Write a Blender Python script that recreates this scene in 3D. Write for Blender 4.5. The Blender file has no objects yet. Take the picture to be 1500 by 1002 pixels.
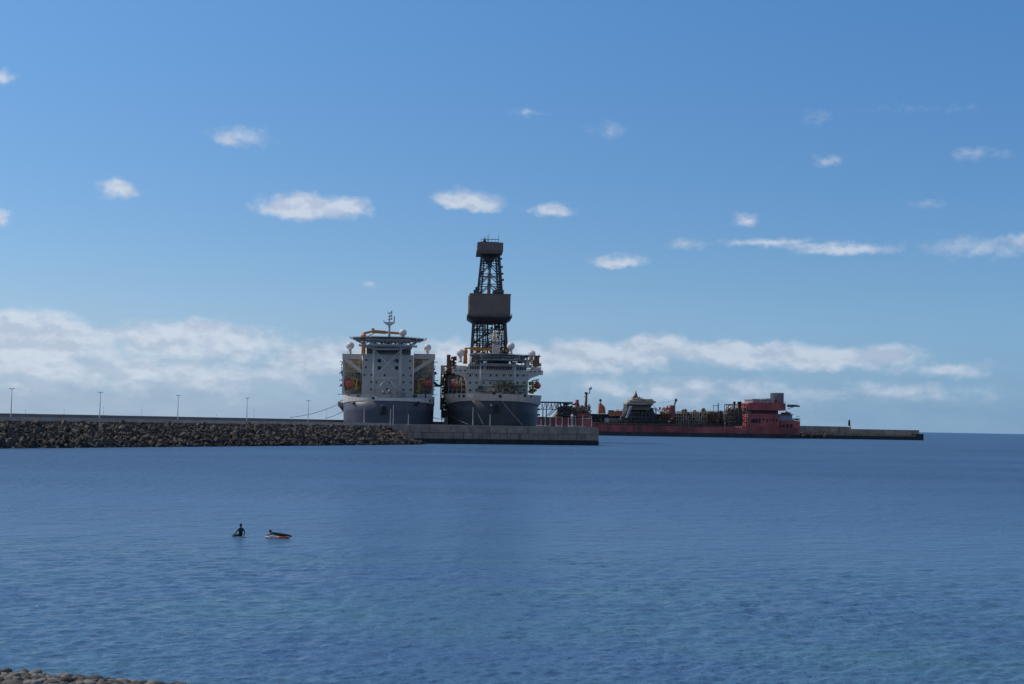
import bpy, math, random
from mathutils import Vector, Matrix
PI = math.pi
rad = math.radians
SC = bpy.context.scene
COL = SC.collection

# ------------------------------------------------------------------ camera
CAM_Z, FPX, ROLL, PITCH = 8.5, 2000.0, rad(0.991), rad(3.474)
CR, SR, CP, SP = math.cos(ROLL), math.sin(ROLL), math.cos(PITCH), math.sin(PITCH)
UP0, FW0 = Vector((0, -SP, CP)), Vector((0, CP, SP))
RIGHT = Vector((1, 0, 0)) * CR + UP0 * SR
UPV = -Vector((1, 0, 0)) * SR + UP0 * CR
cam = bpy.data.cameras.new('camera')
cam.sensor_width = 36.0
cam.lens = FPX / 1500 * 36
cam.clip_start, cam.clip_end = 0.5, 120000
camo = bpy.data.objects.new('camera', cam)
COL.objects.link(camo)
CAM = Vector((0, 0, CAM_Z))
camo.matrix_world = Matrix(((RIGHT.x, UPV.x, -FW0.x, 0), (RIGHT.y, UPV.y, -FW0.y, 0),
                            (RIGHT.z, UPV.z, -FW0.z, CAM_Z), (0, 0, 0, 1)))
SC.camera = camo


def ray(px, py):
    """direction of sight measured in the photograph (1500 x 1002)"""
    return (FW0 + RIGHT * ((px - 750) / FPX) + UPV * ((501 - py) / FPX)).normalized()


def water_at(px, py, z=0.0):
    d = ray(px, py)
    return CAM + d * ((z - CAM_Z) / d.z)


def at(px, py, Y):
    d = ray(px, py)
    return CAM + d * (Y / d.y)


def azel(px, py):
    d = ray(px, py)
    return math.atan2(d.x, d.y), math.asin(d.z)


# ------------------------------------------------------------------ light
SUN_AZ, SUN_EL = rad(-78), rad(50)      # azimuth to the left of the view, slightly beyond it
SUN_DIR = Vector((math.sin(SUN_AZ) * math.cos(SUN_EL), math.cos(SUN_AZ) * math.cos(SUN_EL), math.sin(SUN_EL)))
sl = bpy.data.lights.new('sun', 'SUN')
sl.energy, sl.angle, sl.color = 2.6, rad(0.53), (1, 0.95, 0.87)
so = bpy.data.objects.new('sun', sl)
COL.objects.link(so)
so.rotation_euler = SUN_DIR.to_track_quat('Z', 'Y').to_euler()

SC.view_settings.view_transform = 'Standard'
SC.view_settings.look = 'None'
SC.view_settings.gamma = 1
SC.view_settings.use_curve_mapping = False
SC.view_settings.exposure = 0.0

W = bpy.data.worlds.new('World')
SC.world = W
W.use_nodes = True
W.cycles.sampling_method = 'MANUAL'
W.cycles.sample_map_resolution = 512
NT = W.node_tree
NT.nodes.clear()


class N:
    """tiny node helper"""
    def __init__(s, nt):
        s.nt = nt

    def new(s, t, **kw):
        n = s.nt.nodes.new(t)
        for k, v in kw.items():
            setattr(n, k, v)
        return n

    def put(s, sock, v):
        if isinstance(v, bpy.types.NodeSocket):
            s.nt.links.new(v, sock)
        elif v is not None:
            sock.default_value = v

    def m(s, op, a, b=None, c=None, clamp=False):
        n = s.new('ShaderNodeMath', operation=op, use_clamp=clamp)
        s.put(n.inputs[0], a)
        if b is not None:
            s.put(n.inputs[1], b)
        if c is not None:
            s.put(n.inputs[2], c)
        return n.outputs[0]

    def v(s, op, a, b=None, out=0):
        n = s.new('ShaderNodeVectorMath', operation=op)
        s.put(n.inputs[0], a)
        if b is not None:
            s.put(n.inputs[1], b)
        return n.outputs['Value'] if op in ('LENGTH', 'DOT_PRODUCT') else n.outputs[0]

    def noise(s, vec, scale, detail=4, rough=0.5, out=0, distort=0):
        n = s.new('ShaderNodeTexNoise')
        s.put(n.inputs['Vector'], vec)
        n.inputs['Scale'].default_value = scale
        n.inputs['Detail'].default_value = detail
        n.inputs['Roughness'].default_value = rough
        n.inputs['Distortion'].default_value = distort
        return n.outputs[out]

    def ramp(s, f, a, b, lo=0.0, hi=1.0, smooth=True):
        n = s.new('ShaderNodeMapRange', interpolation_type='SMOOTHSTEP' if smooth else 'LINEAR')
        s.put(n.inputs[0], f)
        for i, q in enumerate((a, b, lo, hi)):
            n.inputs[i + 1].default_value = q
        return n.outputs[0]

    def mix(s, f, a, b):
        n = s.new('ShaderNodeMix', data_type='RGBA')
        s.put(n.inputs[0], f)
        for i, q in ((6, a), (7, b)):
            s.put(n.inputs[i], q if isinstance(q, bpy.types.NodeSocket) else (*q[:3], 1))
        return n.outputs[2]

    def xyz(s, x=0.0, y=0.0, z=0.0):
        n = s.new('ShaderNodeCombineXYZ')
        for i, q in enumerate((x, y, z)):
            s.put(n.inputs[i], q)
        return n.outputs[0]


def build_world():
    g = N(NT)
    sky = g.new('ShaderNodeTexSky', sky_type='NISHITA', sun_disc=False)
    sky.sun_elevation = SUN_EL
    sky.sun_rotation = SUN_AZ          # measured from +Y towards +X
    sky.altitude, sky.air_density, sky.dust_density, sky.ozone_density = 0, 0.62, 0.0, 3.2
    tc = g.new('ShaderNodeTexCoord').outputs['Generated']
    sep = g.new('ShaderNodeSeparateXYZ')
    g.put(sep.inputs[0], tc)
    x, y, z = sep.outputs
    az = g.m('ARCTAN2', x, y)
    el = g.m('ARCSINE', z)
    p0 = g.xyz(az, el, 0.0)
    # ragged cumulus edges
    warp = g.noise(g.v('MULTIPLY', p0, (1, 1.25, 1)), 55, 5, 0.6, out=1)
    wv = g.v('MULTIPLY', g.v('SUBTRACT', warp, (0.5, 0.5, 0.5)), (0.022, 0.012, 0))
    p = g.v('ADD', p0, wv)
    psep = g.new('ShaderNodeSeparateXYZ')
    g.put(psep.inputs[0], p)
    fine = g.noise(g.v('MULTIPLY', p0, (1, 1.3, 1)), 105, 6, 0.62)
    fine_c = g.m('SUBTRACT', fine, 0.5)

    def puff(px, py, wpx, hpx, amp, flat=None):
        a0, e0 = azel(px, py)
        q = g.v('MULTIPLY', g.v('SUBTRACT', p, (a0, e0, 0)), (FPX / wpx, FPX / hpx, 0))
        if flat:
            s_ = g.new('ShaderNodeSeparateXYZ')
            g.put(s_.inputs[0], q)
            q = g.xyz(s_.outputs[0], g.m('MAXIMUM', s_.outputs[1], g.m('MULTIPLY', s_.outputs[1], -flat)), 0.0)
        return g.m('MULTIPLY_ADD', g.v('LENGTH', q), -amp, amp)

    crisp = [  # px, py, half width, half height, density, flat-bottom factor
        (452, 309, 100, 31, 1.2, 1.8), (500, 303, 58, 20, 1.05, None), (420, 303, 60, 20, .9, None), (684, 297, 62, 26, 1.1, 2.0), (700, 299, 50, 14, .9, None), (808, 311, 44, 18, .82, 1.6),
        (176, 276, 34, 19, .95, None), (350, 202, 64, 20, .48, None), (330, 207, 30, 12, .72, None), (0, 318, 26, 17, .9, None), (2, 112, 26, 15, .7, None),
        (902, 386, 55, 20, .9, 2.2), (1092, 321, 30, 14, .66, None), (1212, 235, 27, 15, .42, None),
        (1425, 226, 44, 15, .36, None), (1462, 228, 50, 10, .22, None), (1238, 365, 100, 11, .80, None), (1125, 354, 95, 9, .66, None), (1190, 359, 90, 8, .55, None), (1005, 356, 40, 11, .46, None),
        (1450, 362, 150, 24, .42, None), (1495, 352, 60, 12, .55, None), (895, 190, 48, 22, .27, None), (1192, 170, 44, 15, .22, None), (776, 166, 30, 11, .34, None),
        (540, 418, 20, 8, .42, None), (1358, 297, 34, 10, .30, None), (1325, 160, 60, 10, .17, None), (1410, 158, 24, 8, .16, None)]
    best = None
    for c in crisp:
        k = puff(*c)
        best = k if best is None else g.m('MAXIMUM', best, k)
    dens_c = g.ramp(g.m('MULTIPLY_ADD', fine_c, 0.62, best), 0.03, 0.70)
    bank = [  # the long bank over the horizon
        (40, 500, 165, 52, 1.5, None), (20, 482, 70, 34, 1.3, None), (290, 500, 170, 38, 1.45, None), (300, 486, 90, 24, 1.3, None), (190, 492, 90, 22, 1.1, None), (-160, 510, 170, 46, 1.3, None), (470, 526, 120, 32, 1.2, None), (500, 512, 60, 20, .9, None),
        (955, 508, 80, 26, 1.35, None), (870, 522, 150, 32, 1.3, None), (1090, 518, 190, 26, 1.35, None), (1230, 524, 170, 24, 1.2, None), (1390, 540, 100, 16, .8, None),
        (660, 524, 130, 34, 1.2, None), (780, 525, 110, 32, 1.1, None), (1010, 572, 330, 26, .6, None), (1250, 575, 200, 20, .5, None), (180, 545, 420, 40, .75, None)]
    bb = None
    for c in bank:
        k = puff(*c)
        bb = k if bb is None else g.m('MAXIMUM', bb, k)
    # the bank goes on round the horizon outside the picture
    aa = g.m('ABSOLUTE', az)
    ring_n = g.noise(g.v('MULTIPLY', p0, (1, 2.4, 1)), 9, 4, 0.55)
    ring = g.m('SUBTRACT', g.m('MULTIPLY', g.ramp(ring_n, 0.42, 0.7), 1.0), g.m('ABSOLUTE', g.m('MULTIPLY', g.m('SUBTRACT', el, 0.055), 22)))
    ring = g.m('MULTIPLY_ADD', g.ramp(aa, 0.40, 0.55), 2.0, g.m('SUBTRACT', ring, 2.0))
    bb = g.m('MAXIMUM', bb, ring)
    # unseen scattered cumulus, added over the rest of the dome to whiten the fill light
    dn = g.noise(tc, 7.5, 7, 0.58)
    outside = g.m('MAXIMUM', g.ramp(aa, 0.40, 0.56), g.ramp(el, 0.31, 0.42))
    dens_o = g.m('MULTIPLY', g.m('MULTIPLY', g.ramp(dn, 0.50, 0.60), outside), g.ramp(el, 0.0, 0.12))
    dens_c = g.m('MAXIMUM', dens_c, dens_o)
    big = g.noise(g.v('MULTIPLY', p0, (1, 1.7, 1)), 31, 5, 0.54)
    big_up = g.noise(g.v('MULTIPLY', g.v('ADD', p0, (0.003, 0.0055, 0)), (1, 1.7, 1)), 31, 5, 0.54)
    lit = g.m('SUBTRACT', big_up, big)
    bn = g.m('MULTIPLY_ADD', g.m('SUBTRACT', big, 0.5), 1.25, g.m('MULTIPLY_ADD', fine_c, 0.4, bb))
    dens_b = g.m('MULTIPLY', g.ramp(bn, 0.02, 0.80), 0.88)
    # thin milky veil low down
    veil = g.m('MULTIPLY', g.ramp(el, 0.13, 0.0), g.ramp(g.noise(g.v('MULTIPLY', p0, (1, 3.5, 1)), 14, 4, 0.6), 0.25, 0.8, 0.80, 0.97))
    # cloud colours: lit tops, lavender grey bellies
    shade = g.noise(g.v('ADD', g.v('MULTIPLY', p0, (1, 2.3, 1)), (0.0, -0.013, 0.3)), 34, 5, 0.6)
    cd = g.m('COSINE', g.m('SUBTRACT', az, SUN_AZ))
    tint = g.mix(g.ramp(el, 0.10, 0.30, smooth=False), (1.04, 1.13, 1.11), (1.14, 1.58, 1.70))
    tint = g.mix(g.ramp(el, 0.31, 0.75), tint, (2.1, 1.42, 1.06))  # sky above the view reddened and brightened to warm the fill light
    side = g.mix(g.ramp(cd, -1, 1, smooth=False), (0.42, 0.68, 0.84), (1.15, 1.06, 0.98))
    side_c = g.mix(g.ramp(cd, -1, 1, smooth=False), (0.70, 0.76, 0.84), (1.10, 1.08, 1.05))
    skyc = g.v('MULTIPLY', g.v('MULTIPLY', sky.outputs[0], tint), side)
    cl_c = g.mix(g.ramp(lit, -0.06, 0.10), (6.2, 6.9, 8.0), (4.8, 5.6, 7.1))
    cl_b = g.mix(g.m('MAXIMUM', g.ramp(lit, -0.09, 0.12), g.ramp(shade, 0.5, 0.75)), (6.2, 6.95, 8.0), (4.7, 5.55, 6.85))
    VEIL = (3.3, 4.4, 6.35)
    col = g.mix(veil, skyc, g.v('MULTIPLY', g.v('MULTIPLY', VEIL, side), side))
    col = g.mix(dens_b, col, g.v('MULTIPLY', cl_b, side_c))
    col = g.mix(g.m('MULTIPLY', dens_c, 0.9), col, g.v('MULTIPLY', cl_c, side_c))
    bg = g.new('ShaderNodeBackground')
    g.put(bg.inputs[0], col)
    bg.inputs[1].default_value = 0.1
    out = g.new('ShaderNodeOutputWorld')
    g.put(out.inputs[0], bg.outputs[0])


build_world()


# ------------------------------------------------------------------ materials
MATS = {}


def mat(name, col, rough=0.7, var=0.25, scale=0.6, metal=0.0, stain=None, stain_amt=0.0, streak=False, bump=0.0, bscale=3.0):
    """painted or mineral surface: colour broken by two noises, optional stains of another colour"""
    m = bpy.data.materials.new(name)
    m.use_nodes = True
    nt = m.node_tree
    g = N(nt)
    b = nt.nodes['Principled BSDF']
    tc = g.new('ShaderNodeTexCoord').outputs['Object']
    n1 = g.noise(tc, scale, 6, 0.65)
    lo = tuple(c * (1 - var) for c in col)
    hi = tuple(min(c * (1 + var), 1) for c in col)
    c = g.mix(g.ramp(n1, 0.3, 0.7), lo, hi)
    if stain is not None:
        sv = g.v('MULTIPLY', tc, (1.0, 1.0, 0.16 if streak else 1.0))
        n2 = g.noise(sv, scale * 1.7, 7, 0.68)
        c = g.mix(g.ramp(n2, 0.66 - 0.3 * stain_amt, 0.80 - 0.1 * stain_amt), c, stain)
    g.put(b.inputs['Base Color'], c)
    b.inputs['Roughness'].default_value = rough
    b.inputs['Metallic'].default_value = metal
    b.inputs['Specular IOR Level'].default_value = 0.35
    if bump:
        bn = g.new('ShaderNodeBump')
        bn.inputs['Strength'].default_value = 0.8
        bn.inputs['Distance'].default_value = bump
        g.put(bn.inputs['Height'], g.noise(tc, bscale, 6, 0.65))
        g.put(b.inputs['Normal'], bn.outputs[0])
    MATS[name] = m
    return m


M_NAVY = mat('hull_navy', (0.082, 0.082, 0.105), 0.45, 0.18, 0.12, stain=(0.11, 0.105, 0.115), stain_amt=0.35, streak=True)
M_TEAL = mat('hull_slate', (0.040, 0.046, 0.052), 0.45, 0.18, 0.12, stain=(0.06, 0.062, 0.062), stain_amt=0.35, streak=True)
M_WHITE = mat('ship_white', (0.66, 0.55, 0.46), 0.5, 0.08, 0.2, stain=(0.42, 0.32, 0.24), stain_amt=0.35, streak=True)
M_OFFWHITE = mat('ship_offwhite', (0.62, 0.57, 0.50), 0.5, 0.12, 0.25, stain=(0.32, 0.26, 0.20), stain_amt=0.35, streak=True)
M_BLOCK = mat('block_grey', (0.56, 0.49, 0.43), 0.5, 0.08, 0.2, stain=(0.44, 0.37, 0.31), stain_amt=0.25, streak=True)
M_RACKWALL = mat('rack_wall', (0.74, 0.64, 0.47), 0.6, 0.25, 0.4, stain=(0.42, 0.33, 0.22), stain_amt=0.4)
M_WHITE2 = mat('weathered_white', (0.47, 0.395, 0.335), 0.55, 0.12, 0.25, stain=(0.30, 0.22, 0.15), stain_amt=0.45, streak=True)
M_BRACE = mat('brace_white', (0.58, 0.52, 0.48), 0.5, 0.06, 0.4)
M_GREY = mat('steel_grey', (0.32, 0.31, 0.30), 0.55, 0.2, 0.4)
M_PALEGREY = mat('pale_grey', (0.55, 0.52, 0.49), 0.55, 0.12, 0.4)
M_DARK = mat('dark_steel', (0.085, 0.078, 0.074), 0.6, 0.3, 0.4)
M_DERRICK = mat('derrick_steel', (0.085, 0.076, 0.076), 0.55, 0.25, 0.5, stain=(0.11, 0.06, 0.04), stain_amt=0.2)
M_WINDWALL = mat('windwall_brown', (0.20, 0.142, 0.112), 0.75, 0.1, 0.3, stain=(0.19, 0.13, 0.10), stain_amt=0.3, streak=True)
M_BLACK = mat('opening_black', (0.012, 0.013, 0.016), 0.5, 0.3, 0.5)
M_GLASS = mat('window_glass', (0.012, 0.016, 0.022), 0.12, 0.2, 0.5)
M_ORANGE = mat('crane_orange', (0.62, 0.22, 0.04), 0.5, 0.18, 0.4, stain=(0.22, 0.10, 0.06), stain_amt=0.4)
M_YELLOW = mat('davit_yellow', (0.62, 0.40, 0.05), 0.5, 0.2, 0.4, stain=(0.2, 0.13, 0.05), stain_amt=0.35)
M_LIFE = mat('lifeboat_red', (0.60, 0.12, 0.10), 0.4, 0.12, 0.4)
M_DOME = mat('dome_white', (0.74, 0.69, 0.66), 0.4, 0.05, 0.3)
M_OLIVE = mat('olive_pipework', (0.25, 0.175, 0.115), 0.6, 0.4, 0.35, stain=(0.16, 0.075, 0.035), stain_amt=0.45)
M_TAN = mat('tan_pipework', (0.44, 0.355, 0.265), 0.6, 0.3, 0.5, stain=(0.2, 0.10, 0.05), stain_amt=0.3)
M_RED = mat('hull_red', (0.36, 0.078, 0.072), 0.6, 0.5, 0.045, stain=(0.10, 0.05, 0.042), stain_amt=0.8, streak=True)
M_REDCAB = mat('house_red', (0.43, 0.08, 0.074), 0.55, 0.28, 0.07, stain=(0.22, 0.065, 0.055), stain_amt=0.5, streak=True)
M_ORANGERED = mat('skid_orange_red', (0.55, 0.16, 0.08), 0.55, 0.25, 0.3, stain=(0.14, 0.06, 0.035), stain_amt=0.5)
M_BOOT = mat('boot_topping', (0.05, 0.042, 0.045), 0.6, 0.3, 0.1, stain=(0.10, 0.05, 0.045), stain_amt=0.3, streak=True)
M_FUNNEL = mat('funnel_grey', (0.25, 0.25, 0.26), 0.55, 0.12, 0.3)
M_BRONZE = mat('pipe_rust', (0.16, 0.085, 0.05), 0.7, 0.35, 0.5)
M_GREENHOSE = mat('green_hose', (0.03, 0.14, 0.13), 0.5, 0.2, 0.5)
M_BEACON = mat('beacon_green', (0.02, 0.10, 0.075), 0.45, 0.15, 0.5)
M_CONC = mat('quay_concrete', (0.30, 0.208, 0.155), 0.85, 0.22, 0.22, stain=(0.17, 0.12, 0.09), stain_amt=0.6, streak=True, bump=0.05)
M_CONC2 = mat('quay_concrete_lighter', (0.345, 0.24, 0.178), 0.85, 0.22, 0.25, stain=(0.21, 0.15, 0.115), stain_amt=0.5, streak=True, bump=0.05)
M_JETTY = mat('jetty_concrete', (0.40, 0.285, 0.215), 0.85, 0.2, 0.15, stain=(0.20, 0.15, 0.12), stain_amt=0.7, streak=True)
M_WET = mat('tide_band', (0.028, 0.026, 0.024), 0.6, 0.35, 0.4, stain=(0.06, 0.05, 0.035), stain_amt=0.3, bump=0.05)
M_ROAD = mat('quay_top', (0.26, 0.23, 0.21), 0.9, 0.2, 0.15)
M_PARA = mat('parapet_concrete', (0.29, 0.21, 0.185), 0.85, 0.25, 0.08, stain=(0.22, 0.165, 0.15), stain_amt=0.5)
M_KERB = mat('kerb_concrete', (0.50, 0.37, 0.28), 0.9, 0.2, 0.2)
M_ROCK = [mat('basalt_%s' % n, c, 0.88, 0.3, 0.9, bump=0.06, bscale=2.0) for n, c in
          (('dark', (0.072, 0.059, 0.051)), ('brown', (0.096, 0.079, 0.067)), ('grey', (0.122, 0.101, 0.087)))]
M_WETROCK = mat('basalt_wet', (0.030, 0.028, 0.027), 0.75, 0.3, 0.9)
M_PEB = [mat('cobble_%s' % n, c, 0.75, 0.25, 9, bump=0.008, bscale=30) for n, c in
         (('dark', (0.062, 0.057, 0.057)), ('mid', (0.115, 0.105, 0.10)), ('pale', (0.20, 0.182, 0.17)))]
M_SAND = mat('shingle_bed', (0.03, 0.028, 0.028), 0.9, 0.3, 4, bump=0.02, bscale=12)
M_POST = mat('lamp_metal', (0.42, 0.43, 0.44), 0.45, 0.1, 0.5)
M_ROPE = mat('mooring_rope', (0.14, 0.14, 0.15), 0.8, 0.2, 0.5)
M_PALEROPE = mat('pale_rope', (0.20, 0.19, 0.18), 0.8, 0.2, 0.5)
M_SUIT = mat('wetsuit_black', (0.014, 0.015, 0.02), 0.5, 0.3, 4)
M_SKIN = mat('skin', (0.28, 0.15, 0.10), 0.55, 0.1, 8)
M_HAIR = mat('hair_dark', (0.012, 0.010, 0.009), 0.6, 0.2, 20)
M_BOARDW = mat('board_white', (0.42, 0.37, 0.36), 0.35, 0.06, 2)
M_BOARDO = mat('board_orange', (0.36, 0.065, 0.022), 0.35, 0.08, 2)
M_BOARDD = mat('board_dark', (0.05, 0.045, 0.06), 0.4, 0.1, 2)


# ------------------------------------------------------------------ mesh builder
class MB:
    def __init__(s):
        s.v, s.f, s.sm = [], [], []

    def add(s, vs, fs, smooth=False):
        o = len(s.v)
        s.v += [tuple(q) for q in vs]
        s.f += [tuple(i + o for i in f) for f in fs]
        s.sm += [smooth] * len(fs)
        return s

    def box(s, x0, y0, z0, x1, y1, z1):
        x0, x1 = sorted((x0, x1)); y0, y1 = sorted((y0, y1)); z0, z1 = sorted((z0, z1))
        vs = [(x0, y0, z0), (x1, y0, z0), (x1, y1, z0), (x0, y1, z0), (x0, y0, z1), (x1, y0, z1), (x1, y1, z1), (x0, y1, z1)]
        return s.add(vs, [(0, 3, 2, 1), (4, 5, 6, 7), (0, 1, 5, 4), (1, 2, 6, 5), (2, 3, 7, 6), (3, 0, 4, 7)])

    def beam(s, p, q, w, h=None):
        return s.tube(p, q, w * 0.7071, n=4, smooth=False) if h is None else s._bm(p, q, w, h)

    def _bm(s, p, q, w, h):
        p, q = Vector(p), Vector(q)
        d = (q - p).normalized()
        u = d.cross(Vector((0, 0, 1)))
        u = Vector((1, 0, 0)) if u.length < 1e-4 else u.normalized()
        t = u.cross(d)
        vs = [c + u * a * w / 2 + t * b * h / 2 for c in (p, q) for a, b in ((-1, -1), (1, -1), (1, 1), (-1, 1))]
        return s.add(vs, [(0, 1, 2, 3), (7, 6, 5, 4), (0, 4, 5, 1), (1, 5, 6, 2), (2, 6, 7, 3), (3, 7, 4, 0)])

    def tube(s, p, q, r, r2=None, n=6, smooth=True):
        p, q = Vector(p), Vector(q)
        r2 = r if r2 is None else r2
        d = (q - p)
        if d.length < 1e-6:
            return s
        d.normalize()
        u = d.cross(Vector((0, 0, 1)) if abs(d.z) < 0.95 else Vector((1, 0, 0))).normalized()
        t = d.cross(u)
        off = PI / 4 if n == 4 else 0
        ring = [(math.cos(2 * PI * k / n + off), math.sin(2 * PI * k / n + off)) for k in range(n)]
        vs = [p + (u * a + t * b) * r for a, b in ring] + [q + (u * a + t * b) * r2 for a, b in ring]
        s.add(vs, [(k, (k + 1) % n, n + (k + 1) % n, n + k) for k in range(n)], smooth)
        o = len(s.v) - 2 * n
        s.f += [tuple(o + k for k in reversed(range(n))), tuple(o + n + k for k in range(n))]
        s.sm += [False, False]
        return s

    def path(s, pts, r, n=6):
        for a, b in zip(pts, pts[1:]):
            s.tube(a, b, r, n=n)
        return s

    def lathe(s, c, prof, n=16, axis='z', smooth=True):
        cx, cy, cz = c
        vs, fs = [], []
        for r, h in prof:
            for k in range(n):
                a = 2 * PI * k / n
                x, y = r * math.cos(a), r * math.sin(a)
                vs.append((cx + x, cy + y, cz + h) if axis == 'z' else ((cx + x, cy + h, cz + y) if axis == 'y' else (cx + h, cy + x, cz + y)))
        for i in range(len(prof) - 1):
            for k in range(n):
                fs.append((i * n + k, i * n + (k + 1) % n, (i + 1) * n + (k + 1) % n, (i + 1) * n + k))
        s.add(vs, fs, smooth)
        o = len(s.v) - len(vs)
        L = len(prof) - 1
        s.f += [tuple(o + k for k in reversed(range(n))), tuple(o + L * n + k for k in range(n))]
        s.sm += [False, False]
        return s

    def ball(s, c, r, n=14, m=9, sz=1.0):
        prof = [(max(r * math.sin(PI * i / m), 0.002), -r * sz * math.cos(PI * i / m)) for i in range(m + 1)]
        return s.lathe(c, prof, n)

    def prism(s, poly, z0, z1):
        n = len(poly)
        vs = [(x, y, z0) for x, y in poly] + [(x, y, z1) for x, y in poly]
        return s.add(vs, [tuple(reversed(range(n))), tuple(range(n, 2 * n))] + [(k, (k + 1) % n, n + (k + 1) % n, n + k) for k in range(n)])

    def yprism(s, poly, y0, y1):
        """outline in x,z pushed along y"""
        n = len(poly)
        vs = [(x, y0, z) for x, z in poly] + [(x, y1, z) for x, z in poly]
        return s.add(vs, [tuple(range(n)), tuple(reversed(range(n, 2 * n)))] + [(k, n + k, n + (k + 1) % n, (k + 1) % n) for k in range(n)])

    def mesh(s, name, m):
        me = bpy.data.meshes.new(name)
        me.from_pydata(s.v, [], s.f)
        for mm in (m if isinstance(m, (list, tuple)) else [m]):
            me.materials.append(mm)
        me.polygons.foreach_set('use_smooth', s.sm)
        me.update()
        return me

    def build(s, name, m, parent=None, **props):
        return link(name, s.mesh(name, m), parent, **props)


def link(name, data, parent=None, loc=None, **props):
    o = bpy.data.objects.new(name, data)
    COL.objects.link(o)
    if parent is not None:
        o.parent = parent
    if loc is not None:
        o.location = loc
    for k, v in props.items():
        o[k] = v
    return o


def thing(name, label, category, loc=(0, 0, 0), rz=0.0, group=None):
    o = bpy.data.objects.new(name, None)
    o.empty_display_size = 0.5
    COL.objects.link(o)
    o.location = loc
    o.rotation_euler = (0, 0, rz)
    o['label'], o['category'] = label, category
    if group:
        o['group'] = group
    return o


def copy_tree(o, parent=None):
    c = o.copy()
    COL.objects.link(c)
    if parent is not None:
        c.parent = parent
    for ch in list(o.children):
        copy_tree(ch, c)
    return c


class Frame:
    """a thing's own axes; sp() finds where a sight line meets a plane of constant local y (or x)"""
    def __init__(s, x, y, rz):
        s.o = Vector((x, y, 0))
        s.rz = rz
        s.ex = Vector((math.cos(rz), math.sin(rz), 0))
        s.ey = Vector((-math.sin(rz), math.cos(rz), 0))

    def sp(s, px, py, ya):
        d = ray(px, py)
        t = (ya - (CAM - s.o).dot(s.ey)) / d.dot(s.ey)
        w = CAM + d * t - s.o
        return Vector((w.dot(s.ex), ya, w.z))

    def x(s, px, py, ya):
        return s.sp(px, py, ya).x

    def z(s, px, py, ya):
        return s.sp(px, py, ya).z

    def world(s, p):
        return s.o + s.ex * p[0] + s.ey * p[1] + Vector((0, 0, p[2]))

    def rect(s, mb, x0, y0, x1, y1, ya, depth):
        """box whose front face covers the given measured rectangle"""
        xm, ym = (x0 + x1) / 2, (y0 + y1) / 2
        mb.box(s.x(x0, ym, ya), ya, s.z(xm, y1, ya), s.x(x1, ym, ya), ya + depth, s.z(xm, y0, ya))
        return mb


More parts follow.
